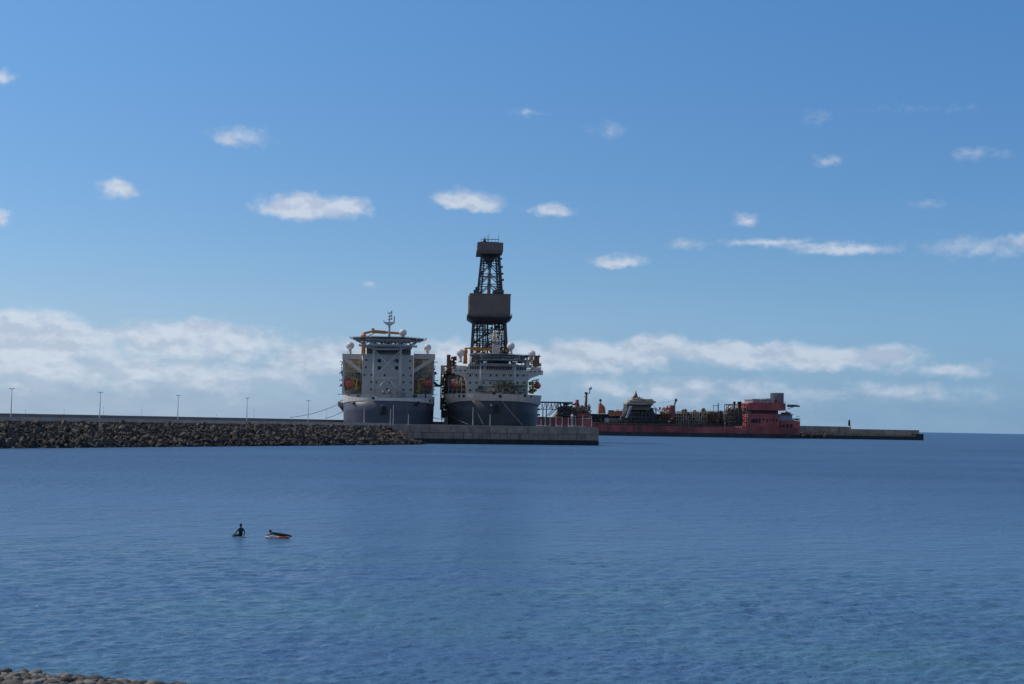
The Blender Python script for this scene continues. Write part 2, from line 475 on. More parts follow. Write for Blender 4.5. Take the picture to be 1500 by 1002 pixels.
# ------------------------------------------------------------------ water
def build_water():
    m = bpy.data.materials.new('sea_water')
    m.use_nodes = True
    nt = m.node_tree
    g = N(nt)
    b = nt.nodes['Principled BSDF']
    pos = g.new('ShaderNodeNewGeometry').outputs['Position']
    big = g.noise(g.v('MULTIPLY', pos, (0.006, 0.012, 0)), 1.0, 5, 0.6)
    near = g.noise(g.v('MULTIPLY', pos, (0.05, 0.11, 0)), 1.0, 4, 0.6)
    ln = g.v('LENGTH', pos)
    shallow = g.m('MULTIPLY', g.ramp(ln, 150, 40), g.ramp(near, 0.35, 0.7))
    deep = g.mix(g.ramp(big, 0.3, 0.7), (0.053, 0.130, 0.262), (0.065, 0.150, 0.292))
    g.put(b.inputs['Base Color'], g.mix(shallow, deep, (0.064, 0.168, 0.258)))
    b.inputs['IOR'].default_value = 1.333
    b.inputs['Specular IOR Level'].default_value = 0.27
    g.put(b.inputs['Roughness'], g.ramp(ln, 30, 260, 0.17, 0.46, False))
    # chop: three sizes of wavelet, crests across the breeze
    def waves(sx, sy, sc, det, rot):
        mp = g.new('ShaderNodeMapping')
        g.put(mp.inputs[0], pos)
        mp.inputs['Rotation'].default_value = (0, 0, rad(rot))
        mp.inputs['Scale'].default_value = (sx, sy, 0)
        return g.noise(mp.outputs[0], sc, det, 0.6, distort=0.3)
    h = g.m('MULTIPLY', waves(0.6, 1, 0.40, 3, 8), 1.35)
    h = g.m('MULTIPLY_ADD', waves(0.65, 1, 1.25, 3, -12), 0.60, h)
    h = g.m('MULTIPLY_ADD', waves(0.7, 1, 4.0, 3, 20), 0.20, h)
    gust = g.ramp(g.noise(g.v('MULTIPLY', pos, (0.010, 0.022, 0)), 1.0, 4, 0.6), 0.3, 0.7, 0.55, 1.15)
    bp = g.new('ShaderNodeBump')
    g.put(bp.inputs['Strength'], gust)
    h = g.m('MULTIPLY', h, g.ramp(ln, 60, 320, 1.0, 2.6, False))
    bp.inputs['Distance'].default_value = 0.50
    g.put(bp.inputs['Height'], h)
    g.put(b.inputs['Normal'], bp.outputs[0])
    # one sheet: a fan of fine cells with real wavelets in front, coarse cells out to the horizon
    import numpy as np
    rs = np.random.RandomState(4)
    ncol, nrow, half = 900, 760, rad(27)
    th = np.linspace(-half, half, ncol)
    r = 1.0 / np.linspace(1 / 22.0, 1 / 520.0, nrow)
    RR, TT = np.meshgrid(r, th, indexing='ij')
    X, Y = RR * np.sin(TT), RR * np.cos(TT)
    cell = np.gradient(r)[:, None] * np.ones_like(TT)
    Z = np.zeros_like(X)
    for k in range(130):
        short = k < 95
        lam = 0.22 * (1.7 / 0.22) ** rs.rand() if short else 1.7 * 4 ** rs.rand()
        ang = rad(-62) + rs.normal(0, 0.8)            # run of the chop
        kx, ky = 2 * PI / lam * math.cos(ang), 2 * PI / lam * math.sin(ang)
        amp = (0.0088 * lam ** 0.12 if short else 0.0034 * lam ** 0.2) * rs.uniform(0.5, 1.3)
        fade = np.clip((lam / cell - 2.2) / 2.0, 0, 1)
        ph = kx * X + ky * Y + rs.rand() * 6.28 + 1.1 * np.sin(0.31 * X + k) * np.sin(0.19 * Y + 2 * k)
        Z += fade * amp * (np.sin(ph) + 0.3 * np.cos(2 * ph))
    gust_ = 0.75 + 0.35 * np.sin(X * .05 + Y * .021 + 1) * np.sin(X * .013 - Y * .04)
    edge = np.clip((half - np.abs(TT)) / 0.03, 0, 1) * np.clip((RR - 22) / 3, 0, 1) * np.clip((520 - RR) / 120, 0, 1)
    Z *= gust_ * edge
    V = np.stack([X, Y, Z], -1).reshape(-1, 3)
    i = np.arange(nrow - 1)[:, None] * ncol + np.arange(ncol - 1)[None, :]
    F = np.stack([i, i + ncol, i + ncol + 1, i + 1], -1).reshape(-1, 4)
    V, F = V.tolist(), F.tolist()

    def ring_quads(a0, a1, radii, n):
        o = len(V)
        for q in radii:
            for t in range(n + 1):
                a = a0 + (a1 - a0) * t / n
                V.append((q * math.sin(a), q * math.cos(a), 0.0))
        for j in range(len(radii) - 1):
            for t in range(n):
                c = o + j * (n + 1) + t
                F.append((c, c + n + 1, c + n + 2, c + 1))
    ring_quads(-half, half, [520, 900, 2500, 8000, 40000], 96)
    ring_quads(half, 2 * PI - half, [22, 120, 520, 2500, 8000, 40000], 64)
    ring_quads(0, 2 * PI, [0.01, 22], 64)
    me = bpy.data.meshes.new('water')
    me.from_pydata(V, [], F)
    me.materials.append(m)
    me.polygons.foreach_set('use_smooth', [True] * len(F))
    link('water', me, kind='structure')


build_water()


# ------------------------------------------------------------------ rocks
def rock_mesh(name, rnd, m, npts=12, flat=0.8):
    import bmesh
    bm = bmesh.new()
    for _ in range(npts):
        v = Vector((rnd.gauss(0, 1), rnd.gauss(0, 1), rnd.gauss(0, 1))).normalized()
        v *= rnd.uniform(0.8, 1.1)
        bm.verts.new((v.x, v.y * 0.85, v.z * flat))
    r = bmesh.ops.convex_hull(bm, input=bm.verts)
    junk = [e for e in r['geom_interior'] + r['geom_unused'] if isinstance(e, bmesh.types.BMVert)]
    bmesh.ops.delete(bm, geom=list(set(junk)), context='VERTS')
    bmesh.ops.recalc_face_normals(bm, faces=bm.faces)
    me = bpy.data.meshes.new(name)
    bm.to_mesh(me)
    bm.free()
    me.materials.append(m)
    return me


def rot_mat(rnd):
    from mathutils import Euler
    return Euler((rnd.uniform(0, 6.28), rnd.uniform(0, 6.28), rnd.uniform(0, 6.28))).to_matrix()


# the rock bank: a rubble slope from the water up to the quay road
T0, T1 = water_at(-60, 657.6), water_at(622, 651.3)
BD = (T1 - T0).normalized()                    # along the bank, away to the right
BIN = Vector((-BD.y, BD.x, 0))                 # inland
BL = (T1 - T0).length
DECK = 7.55


def build_bank():
    rnd = random.Random(5)
    root = thing('rock_breakwater', 'long bank of dark basalt boulders along the waterline at the left', 'breakwater', T0)
    # solid core under the rubble, with the road on top
    mb = MB()
    sec = [(1.5, -2.0), (11.0, DECK - 1.3), (13.2, DECK - 0.02), (44, DECK - 0.02), (44, -2)]
    k = len(sec)
    ends = [-BD * 140, BD * (BL - 4)]
    vs = [e + BIN * a + Vector((0, 0, z)) for e in ends for a, z in sec]
    mb.add(vs, [(i, (i + 1) % k, k + (i + 1) % k, k + i) for i in range(k)] + [tuple(reversed(range(k))), tuple(range(k, 2 * k))])
    mb.build('core', M_ROCK[0], root)
    mb = MB()
    a0, a1 = -BD * 139, BD * (BL - 5)
    mb.add([a0 + BIN * 13.4 + Vector((0, 0, DECK + .004)), a1 + BIN * 13.4 + Vector((0, 0, DECK + .004)), a1 + BIN * 43.5 + Vector((0, 0, DECK + .004)), a0 + BIN * 43.5 + Vector((0, 0, DECK + .004))], [(0, 1, 2, 3)])
    mb.build('road', M_ROAD, root)
    mb = MB()   # low kerb wall on the sea side of the road
    q = [(12.6, DECK - 1.2), (13.3, DECK - 1.2), (13.3, DECK + .8), (12.9, DECK + .8)]
    vs = [e + BIN * a + Vector((0, 0, z)) for e in (BD * 12, BD * (BL - 6)) for a, z in q]
    mb.add(vs, [(i, (i + 1) % 4, 4 + (i + 1) % 4, 4 + i) for i in range(4)] + [(3, 2, 1, 0), (4, 5, 6, 7)])
    mb.build('kerb_wall', M_KERB, root)
    shapes = [[rock_mesh('boulder', rnd, m, 11 + i % 4, 0.7 + 0.1 * (i % 3)) for i in range(6)] for m in M_ROCK]
    wet = [rock_mesh('boulder', rnd, M_WETROCK, 12, 0.8) for i in range(5)]
    rocks = []
    s = -12.0
    # rows from toe to crest
    for row in range(15):
        t = row / 14
        s = -120 + rnd.uniform(0, 1)
        while s < BL + 2.5 * (1 - t) * 2:
            size = rnd.lognormvariate(-0.24, 0.46) * (1.05 - 0.25 * t)
            size = min(max(size, 0.4), 1.9)
            depth_in = 0.2 + t * 11.8 + rnd.uniform(-.5, .5)
            z = -0.15 + t * (DECK - 0.85) + rnd.uniform(-.35, .35)
            near_end = max(0, (s - (BL - 9)) / 9)
            z -= near_end * 2.2 * rnd.uniform(.6, 1.3) * t
            # the last rocks spill round the end against the quay wall
            p = T0 + BD * s + BIN * (depth_in + near_end * 2) + Vector((0, 0, z))
            if t < 0.05 or t < .2 and rnd.random() < .6:
                me = rnd.choice(wet)
            else:
                w = rnd.random() + (t - 0.5) * 0.55
                me = rnd.choice(shapes[0 if w < 0.42 else (1 if w < 0.86 else 2)])
            rocks.append((size / max(p.y, 1) if s > -10 else 0, p, size, me))
            s += size * rnd.uniform(0.95, 1.4)
    rocks.sort(key=lambda r: -r[0])
    for k_, p, size, me in rocks[:300]:
        o = link('boulder', me, root)
        o.location = p - T0
        o.rotation_euler = (rnd.uniform(0, 6.3), rnd.uniform(0, 6.3), rnd.uniform(0, 6.3))
        o.scale = (size * rnd.uniform(.9, 1.25), size, size * rnd.uniform(.75, 1.0))
    V, F, MI = [], [], []
    order = M_ROCK + [M_WETROCK]
    for k_, p, size, me in rocks[300:]:
        R_ = rot_mat(rnd) @ Matrix.Diagonal((size * 1.1, size, size * .85))
        o = len(V)
        V += [tuple(R_ @ v.co + p - T0) for v in me.vertices]
        F += [tuple(i + o for i in f.vertices) for f in me.polygons]
        MI += [order.index(me.materials[0])] * len(me.polygons)
    me = bpy.data.meshes.new('rubble')
    me.from_pydata(V, [], F)
    for m in order:
        me.materials.append(m)
    me.polygons.foreach_set('material_index', MI)
    link('rubble', me, root, kind='stuff')
    return len(rocks)


build_bank()


# ------------------------------------------------------------------ quay wall of big cast blocks
Q0, Q1 = water_at(604, 649.6), water_at(877, 652.6)
QT = 8.05


def build_quay():
    rnd = random.Random(8)
    d = Q1 - Q0
    L = d.length
    rz = math.atan2(d.y, d.x)
    root = thing('concrete_quay', 'grey block built quay wall with dark tide band, in front of the two drillships', 'quay', Q0, rz)
    mb = MB().box(-18, 0.55, -2.5, L - 0.3, 33, QT - 0.05)
    mb.build('quay_body', M_CONC, root)
    MB().box(-22, 0.8, QT - 0.046, L - 1, 32.5, QT).build('road', M_ROAD, root)
    rows = [(-2.2, 2.15, M_WET, 6.2), (2.2, 4.72, M_CONC, 4.6), (4.86, QT + 0.02, M_CONC2, 8.6)]
    for z0, z1, m, wid in rows:
        x = -18.0
        while x < L - 0.5:
            w = min(wid * rnd.uniform(0.88, 1.12), L - x)
            if L - x - w < 2:
                w = L - x
            j = rnd.uniform(0, 0.14)
            mm = m if m is M_WET else rnd.choice((M_CONC, M_CONC2, m))
            b = MB().box(x + 0.10, -j, z0, x + w - 0.10, 0.54, z1 - rnd.uniform(0, .07))
            b.build('concrete_block', mm, root)
            x += w
    # stub end face
    for z0, z1, m, wid in rows:
        y = 0.6
        while y < 30:
            MB().box(L - 0.29, y + .06, z0, L + rnd.uniform(0, .1), min(y + wid, 33) - .06, z1 - .03).build('concrete_block', m, root)
            y += wid
    # low rail on posts near the head
    f = Frame(Q0.x, Q0.y, rz)
    return root, f, L


QUAY, QF, QL = build_quay()


# ------------------------------------------------------------------ far parapet wall behind the road
def wall_between(name, label, cat, p, q, thick, z0, z1, m, blocks=9.0, gap=0.08):
    d = q - p
    L = d.length
    rz = math.atan2(d.y, d.x)
    root = thing(name, label, cat, p, rz)
    rnd = random.Random(int(L))
    x = 0
    protos = {}
    while x < L - 0.1:
        w = min(blocks, L - x)
        key = round(w, 2)
        if key not in protos:
            protos[key] = MB().box(gap / 2, 0, z0, w - gap / 2, thick, z1).mesh('wall_panel', m)
        link('wall_panel', protos[key], root, (x, rnd.uniform(-.04, .04), rnd.uniform(-.03, .03)))
        x += w
    return root, Frame(p.x, p.y, rz), L


PA, PB = at(-120, 611, 452), at(660, 617, 735)
PA.z = PB.z = 0
wall_between('parapet_wall', 'low dark concrete parapet running behind the road on top of the rock bank', 'wall', PA, PB, 1.2, -1, 9.5, M_PARA, 12.0)

# ------------------------------------------------------------------ far jetty with its beacon
JA, JB = water_at(1120, 641.4), water_at(1349, 645.0)


def build_jetty():
    d = JB - JA
    L = d.length
    rz = math.atan2(d.y, d.x)
    root = thing('stone_jetty', 'long low stone jetty behind the stern of the red ship, ending at the right', 'jetty', (JA.x, JA.y, 0), rz)
    f = Frame(JA.x, JA.y, rz)
    xs = f.x(1243, 626, 3)
    rnd = random.Random(3)
    MB().box(-40, 3.4, -2, xs, 14, 12.6).build('upper_core', M_CONC, root)
    MB().box(xs, 3.4, -2, L - .4, 14, 10.3).build('lower_core', M_CONC, root)
    x = -38.0
    while x < L - 1:
        w = rnd.uniform(8, 11)
        top = 12.7 if x + w / 2 < xs else 10.4
        w = (xs - x if x < xs and x + w > xs - 3 else w)
        w = min(w, L - x)
        MB().box(x + .1, 3.2 - rnd.uniform(0, .2), 6.5 if top > 11 else 5.2, x + w - .1, 3.38, top - rnd.uniform(0, .25)).build('wall_block', rnd.choice((M_JETTY, M_JETTY, M_CONC2)), root)
        x += w
    # stepped lower berm, wet at the foot
    MB().box(-40, 0.6, -2, xs + 12, 3.1, 6.3).build('upper_berm', M_CONC, root)
    MB().box(-40, -3, -2, L - 3, 0.5, 3.6).build('foot', M_WET, root)
    MB().box(xs + 12.2, 0.6, -2, L - 2, 3.1, 4.9).build('lower_berm', M_CONC, root)
    MB().box(L - 8, -3.5, -2, L + 1, 12, 6.5).build('head', M_WET, root)
    shp = [rock_mesh('boulder', rnd, M_ROCK[0], 12) for _ in range(4)]
    for k in range(46):
        o = link('boulder', rnd.choice(shp), root, (rnd.uniform(40, xs - 20), rnd.uniform(-5, 0), rnd.uniform(0.5, 5)))
        o.scale = [rnd.uniform(1.6, 3.2)] * 3
        o.rotation_euler = (rnd.uniform(0, 6), rnd.uniform(0, 6), 0)
    bx = f.x(1244, 624, 6)
    w = f.world((bx, 6, 10.3))
    bc = thing('harbour_beacon', 'small dark green beacon tower on a white base, on the far jetty', 'beacon', w)
    MB().lathe((0, 0, 0), [(1.9, 0), (1.9, 2.4), (1.6, 3.0)], 10).build('base', M_WHITE, bc)
    MB().lathe((0, 0, 3.0), [(1.25, 0), (1.05, 4.2), (1.5, 4.3), (1.5, 4.6)], 10).build('tower', M_BEACON, bc)
    MB().lathe((0, 0, 7.6), [(0.8, 0), (0.8, 1.2), (0.95, 1.3), (0.1, 2.0)], 10).build('lantern', M_BEACON, bc)
    return f


build_jetty()


# ------------------------------------------------------------------ beach corner
def build_beach():
    rnd = random.Random(11)

    def h(x, y):   # shingle bank: crest about 27 m off, falling to the sea behind it
        return 0
    A, B = at(0, 985.5, 27.5), at(225, 1004.5, 27.0)
    C = B + (B - A) * 1.0
    A0 = A - (B - A) * 1.2
    dirv = (B - A).normalized()
    side = Vector((dirv.y, -dirv.x, 0)).normalized()     # towards the camera
    if side.y > 0:
        side = -side
    mb = MB()
    rows = [(-20, -9), (-9, -5.2), (-4, -2.2), (-1.0, -0.3), (0, -0.03), (2, -0.05), (6, 0.2), (12, 0.9), (20, 1.4)]
    n = 24
    vs = []
    for a, dz in rows:
        for i in range(n + 1):
            p = A0.lerp(C, i / n)
            q = p + side * a
            vs.append((q.x, q.y, p.z + dz + rnd.uniform(-.02, .02)))
    fs = [(j * (n + 1) + i, (j + 1) * (n + 1) + i, (j + 1) * (n + 1) + i + 1, j * (n + 1) + i + 1) for j in range(len(rows) - 1) for i in range(n)]
    mb.add(vs, fs, True)
    beach = mb.build('beach', M_SAND, kind='structure')
    shapes = []
    for m in M_PEB:
        for i in range(4):
            b = MB()
            b.ball((0, 0, 0), 1, 8, 5)
            b.v = [tuple(Vector(v) * (1 + rnd.uniform(-.12, .12))) for v in b.v]
            me = b.mesh('stone', m)
            shapes.append(me)
    L = (C - A0).length
    slots = []
    k = 0
    rest = []
    for _ in range(17000):
        s, a = rnd.random(), rnd.triangular(-2.6, 5.5, 0.2)
        p = A0.lerp(C, s) + side * a
        dz = -0.03 - (0.3 * -a if a < 0 and a > -1 else (0.3 + (-a - 1) * .63 if a < 0 else 0)) + (max(0, a - 2) * .06)
        size = min(max(rnd.lognormvariate(-2.95, 0.48), 0.03), 0.13)
        p = Vector((p.x, p.y, p.z + dz + size * rnd.uniform(0, .5)))
        rest.append((p, size))
    # which of them the camera sees largest
    def score(t):
        p, s_ = t
        q = p - CAM
        u, v, w_ = q.dot(RIGHT), q.dot(UPV), q.dot(FW0)
        px, py = 750 + FPX * u / w_, 501 - FPX * v / w_
        inside = -5 < px < 260 and 970 < py < 1004
        return (1 if inside else 0, s_)
    rest.sort(key=score, reverse=True)
    for p, size in rest[:300]:
        o = link('stone', rnd.choice(shapes), beach, p)
        o.rotation_euler = (rnd.uniform(-.4, .4), rnd.uniform(-.4, .4), rnd.uniform(0, 6.3))
        o.scale = (size * rnd.uniform(1.0, 1.6), size, size * rnd.uniform(.5, .75))
    V, F, MI, SM = [], [], [], []
    for p, size in rest[300:]:
        me = rnd.choice(shapes)
        R_ = Matrix.Rotation(rnd.uniform(0, 6.3), 3, 'Z') @ Matrix.Rotation(rnd.uniform(-.4, .4), 3, 'X') @ Matrix.Diagonal((size * rnd.uniform(1, 1.6), size, size * .62))
        o = len(V)
        V += [tuple(R_ @ v.co + p) for v in me.vertices]
        F += [tuple(i + o for i in f.vertices) for f in me.polygons]
        MI += [M_PEB.index(me.materials[0])] * len(me.polygons)
    me = bpy.data.meshes.new('shingle')
    me.from_pydata(V, [], F)
    for m in M_PEB:
        me.materials.append(m)
    me.polygons.foreach_set('material_index', MI)
    me.polygons.foreach_set('use_smooth', [True] * len(F))
    link('shingle', me, beach, kind='stuff')


build_beach()


# ------------------------------------------------------------------ ship kit
def superellipse_plan(Wd, Lb, n=2.4, k=13):
    """bow outline from the port shoulder round the stem to the starboard shoulder (y = distance aft)"""
    pts = []
    for i in range(-k, k + 1):
        t = i / k * PI / 2
        c, s_ = abs(math.cos(t)), math.sin(t)
        pts.append((Wd * math.copysign(abs(s_) ** (2 / n), s_), Lb * (1 - c ** (2 / n))))
    return pts


def hull_shell(mb, Wd, Lb, L, levels, n=2.4, flare=None, sheer=lambda y: 0.0):
    """levels: list of (z, width factor at the bow); ring of plan points at every level"""
    plan = superellipse_plan(Wd, Lb, n)
    plan = [(-Wd, L)] + plan + [(Wd, L)]
    m = len(plan)
    vs, fs = [], []
    for z, k in levels:
        for x, y in plan:
            f = max(0.0, 1 - y / (Lb * 1.5))
            vs.append((x * (1 + (k - 1) * 0.35), y - (k - 1) * Lb * 0.55 * f, z + sheer(y) * max(0, (z - levels[0][0]) / (levels[-1][0] - levels[0][0]))))
    for j in range(len(levels) - 1):
        for i in range(m - 1):
            fs.append((j * m + i, j * m + i + 1, (j + 1) * m + i + 1, (j + 1) * m + i))
        fs.append((j * m + m - 1, j * m, (j + 1) * m, (j + 1) * m + m - 1))
    mb.add(vs, fs, True)
    o = len(mb.v) - len(vs)
    top = (len(levels) - 1) * m
    mb.f += [tuple(o + top + i for i in range(m))]
    mb.sm += [False]
    return plan


def rail(mb, pts, h=1.1, r=0.06, step=2.4, bars=2):
    for a, b in zip(pts, pts[1:]):
        a, b = Vector(a), Vector(b)
        n = max(1, int((b - a).length / step))
        for i in range(n + 1):
            p = a.lerp(b, i / n)
            mb.tube(p, p + Vector((0, 0, h)), r, n=4)
        for j in range(bars):
            z = Vector((0, 0, h * (j + 1) / bars))
            mb.tube(a + z, b + z, r, n=4)
    return mb


def lattice(mb, p, q, w, bays, r=0.12, rb=0.08):
    """square lattice boom from p to q"""
    p, q = Vector(p), Vector(q)
    d = (q - p).normalized()
    u = d.cross(Vector((0, 0, 1)))
    u = Vector((1, 0, 0)) if u.length < 1e-3 else u.normalized()
    t = u.cross(d)
    cs = [u * a * w / 2 + t * b * w / 2 for a, b in ((-1, -1), (1, -1), (1, 1), (-1, 1))]
    for c in cs:
        mb.tube(p + c, q + c, r, n=4)
    for i in range(bays):
        a, b = p.lerp(q, i / bays), p.lerp(q, (i + 1) / bays)
        for k in range(4):
            mb.tube(a + cs[k], b + cs[(k + 1) % 4], rb, n=4)
            mb.tube(a + cs[k], a + cs[(k + 1) % 4], rb, n=4)
    return mb


def clutter(mb, rnd, x0, y0, z0, x1, y1, z1, n, smin=0.5, smax=2.5, pipe=0.45):
    """machinery, tanks, pipes and ladders filling a volume"""
    for _ in range(n):
        x, y, z = rnd.uniform(x0, x1), rnd.uniform(y0, y1), rnd.uniform(z0, z1)
        s_ = rnd.uniform(smin, smax)
        if rnd.random() < pipe:
            ax = rnd.choice((0, 0, 1, 2, 2))
            L = s_ * rnd.uniform(1.5, 4)
            q = [x, y, z]
            q[ax] += L
            lim = (x1, y1, z1)
            q[ax] = min(q[ax], lim[ax])
            mb.tube((x, y, z), q, rnd.uniform(0.1, 0.32), n=5)
        elif rnd.random() < 0.25:
            mb.lathe((x, y, z), [(s_ * .4, 0), (s_ * .4, s_ * rnd.uniform(.6, 1.4))], 8)
        else:
            mb.box(x, y, z, x + s_ * rnd.uniform(.4, 1.2), y + s_ * rnd.uniform(.4, 1.2), min(z + s_ * rnd.uniform(.3, .9), z1 + .4))
    return mb


def frame_rack(mb, xs, ys, zs, r=0.14, braces=None):
    """open steel rack: posts, deck beams and a few diagonals"""
    for x in xs:
        for y in ys:
            mb.tube((x, y, zs[0]), (x, y, zs[-1]), r, n=4)
    for z in zs[1:]:
        for y in ys:
            mb.tube((xs[0], y, z), (xs[-1], y, z), r, n=4)
        for x in xs:
            mb.tube((x, ys[0], z), (x, ys[-1], z), r, n=4)
    if braces:
        for i in range(len(xs) - 1):
            for j in range(len(zs) - 1):
                if braces.random() < 0.6:
                    mb.tube((xs[i], ys[0], zs[j]), (xs[i + 1], ys[0], zs[j + 1]), r * .75, n=4)
    return mb


def windows_on(f, parent, pix, ya, w, h, m=None, name='window', depth=0.12, framed=True):
    """panes set 6 cm proud in pale frames, sharing one mesh"""
    m = m or M_GLASS
    pane = MB().box(-w / 2, -depth / 2, -h / 2, w / 2, depth / 2, h / 2).mesh(name, m)
    fr = None
    if framed:
        b = MB()
        t = 0.14
        b.box(-w / 2 - t, -.1, h / 2, w / 2 + t, .1, h / 2 + t).box(-w / 2 - t, -.1, -h / 2 - t, w / 2 + t, .1, -h / 2)
        b.box(-w / 2 - t, -.1, -h / 2, -w / 2, .1, h / 2).box(w / 2, -.1, -h / 2, w / 2 + t, .1, h / 2)
        fr = b.mesh('window_frame', M_PALEGREY)
    for px, py in pix:
        p = f.sp(px, py, ya)
        o = link(name, pane, parent, (p.x, ya - 0.02, p.z))
        if fr:
            link('window_frame', fr, o)


def radome(f, ship, px, py, ya, r, stand, name='radome'):
    p = f.sp(px, py, ya)
    d = MB().ball((p.x, ya, p.z), r, 18, 12).build(name, M_DOME, ship)
    b = MB()
    b.lathe((p.x, ya, p.z - r - stand), [(r * .62, 0), (r * .30, stand * .25), (r * .26, stand + r * .1)], 10)
    b.build('pedestal', M_PALEGREY, d)
    c = MB()
    for k in range(4):
        a = PI / 4 + k * PI / 2
        c.tube((p.x + math.cos(a) * r * .55, ya + math.sin(a) * r * .55, p.z - r - stand), (p.x + math.cos(a) * r * .5, ya + math.sin(a) * r * .5, p.z - r * .82), .09, n=4)
    c.build('strut', M_PALEGREY, d)
    return d


def lifeboat(label, f, px, py, ya, length, turn=0.0, R_=1.45):
    w = f.world(f.sp(px, py, ya))
    t = thing('lifeboat', label, 'lifeboat', w, f.rz + turn, 'enclosed lifeboats in the davits')
    prof = [(0.06, -length / 2), (R_ * .55, -length / 2 + .5), (R_ * .9, -length / 2 + 1.6), (R_, -length / 6), (R_, length / 5), (R_ * .85, length / 2 - 1.1), (R_ * .5, length / 2 - .2), (0.05, length / 2)]
    b = MB().lathe((0, 0, 0), prof, 14, axis='y')
    b.v = [(x, y, z * (1.12 if z < 0 else 1.0)) for x, y, z in b.v]
    b.build('hull', M_LIFE, t)
    c = MB().box(-.62, length * .12, R_ * .78, .62, length * .34, R_ * 1.42)
    c.build('cockpit', M_LIFE, t)
    g = MB()
    for k in range(4):
        g.box(-.34 + k * .18 - .03, length * .118 - .03, R_ * 1.08, -.34 + k * .18 + .11, length * .12, R_ * 1.34)
    g.build('window', M_GLASS, t)
    h = MB().tube((0, -length / 2 + .9, R_ * .7), (0, -length / 2 + .9, R_ + .75), .09)
    h.tube((0, length / 2 - .9, R_ * .7), (0, length / 2 - .9, R_ + .75), .09)
    h.build('lifting_hook', M_DARK, t)
    r_ = MB()
    for s_ in (-1, 1):
        r_.tube((s_ * R_ * .98, -length / 3, -.1), (s_ * R_ * .98, length / 3, -.1), .11)
    r_.build('fender', M_DARK, t)
    return t


def davit(f, ship, x0, ya, ztop, zbot, side):
    """yellow davit: two leaning arms, a sill, and winch"""
    b = MB()
    for dy in (-2.4, 2.4):
        b._bm((x0, ya + dy, zbot), (x0 - side * 0.4, ya + dy, ztop), .55, .45)
        b._bm((x0 - side * 0.4, ya + dy, ztop), (x0 + side * 2.6, ya + dy, ztop + .5), .5, .42)
        b.tube((x0, ya + dy, zbot + (ztop - zbot) * .35), (x0 + side * 1.7, ya + dy, ztop + .2), .18)
        b.tube((x0 + side * 2.5, ya + dy, ztop + .4), (x0 + side * 2.5, ya + dy, ztop - 1.6), .05)
    b._bm((x0, ya - 2.4, ztop * .5 + zbot * .5), (x0, ya + 2.4, ztop * .5 + zbot * .5), .3, .3)
    b.lathe((x0 - side * .9, ya, zbot + .1), [(.7, 0), (.7, 1.3)], 10)
    return b.build('davit', M_YELLOW, ship)


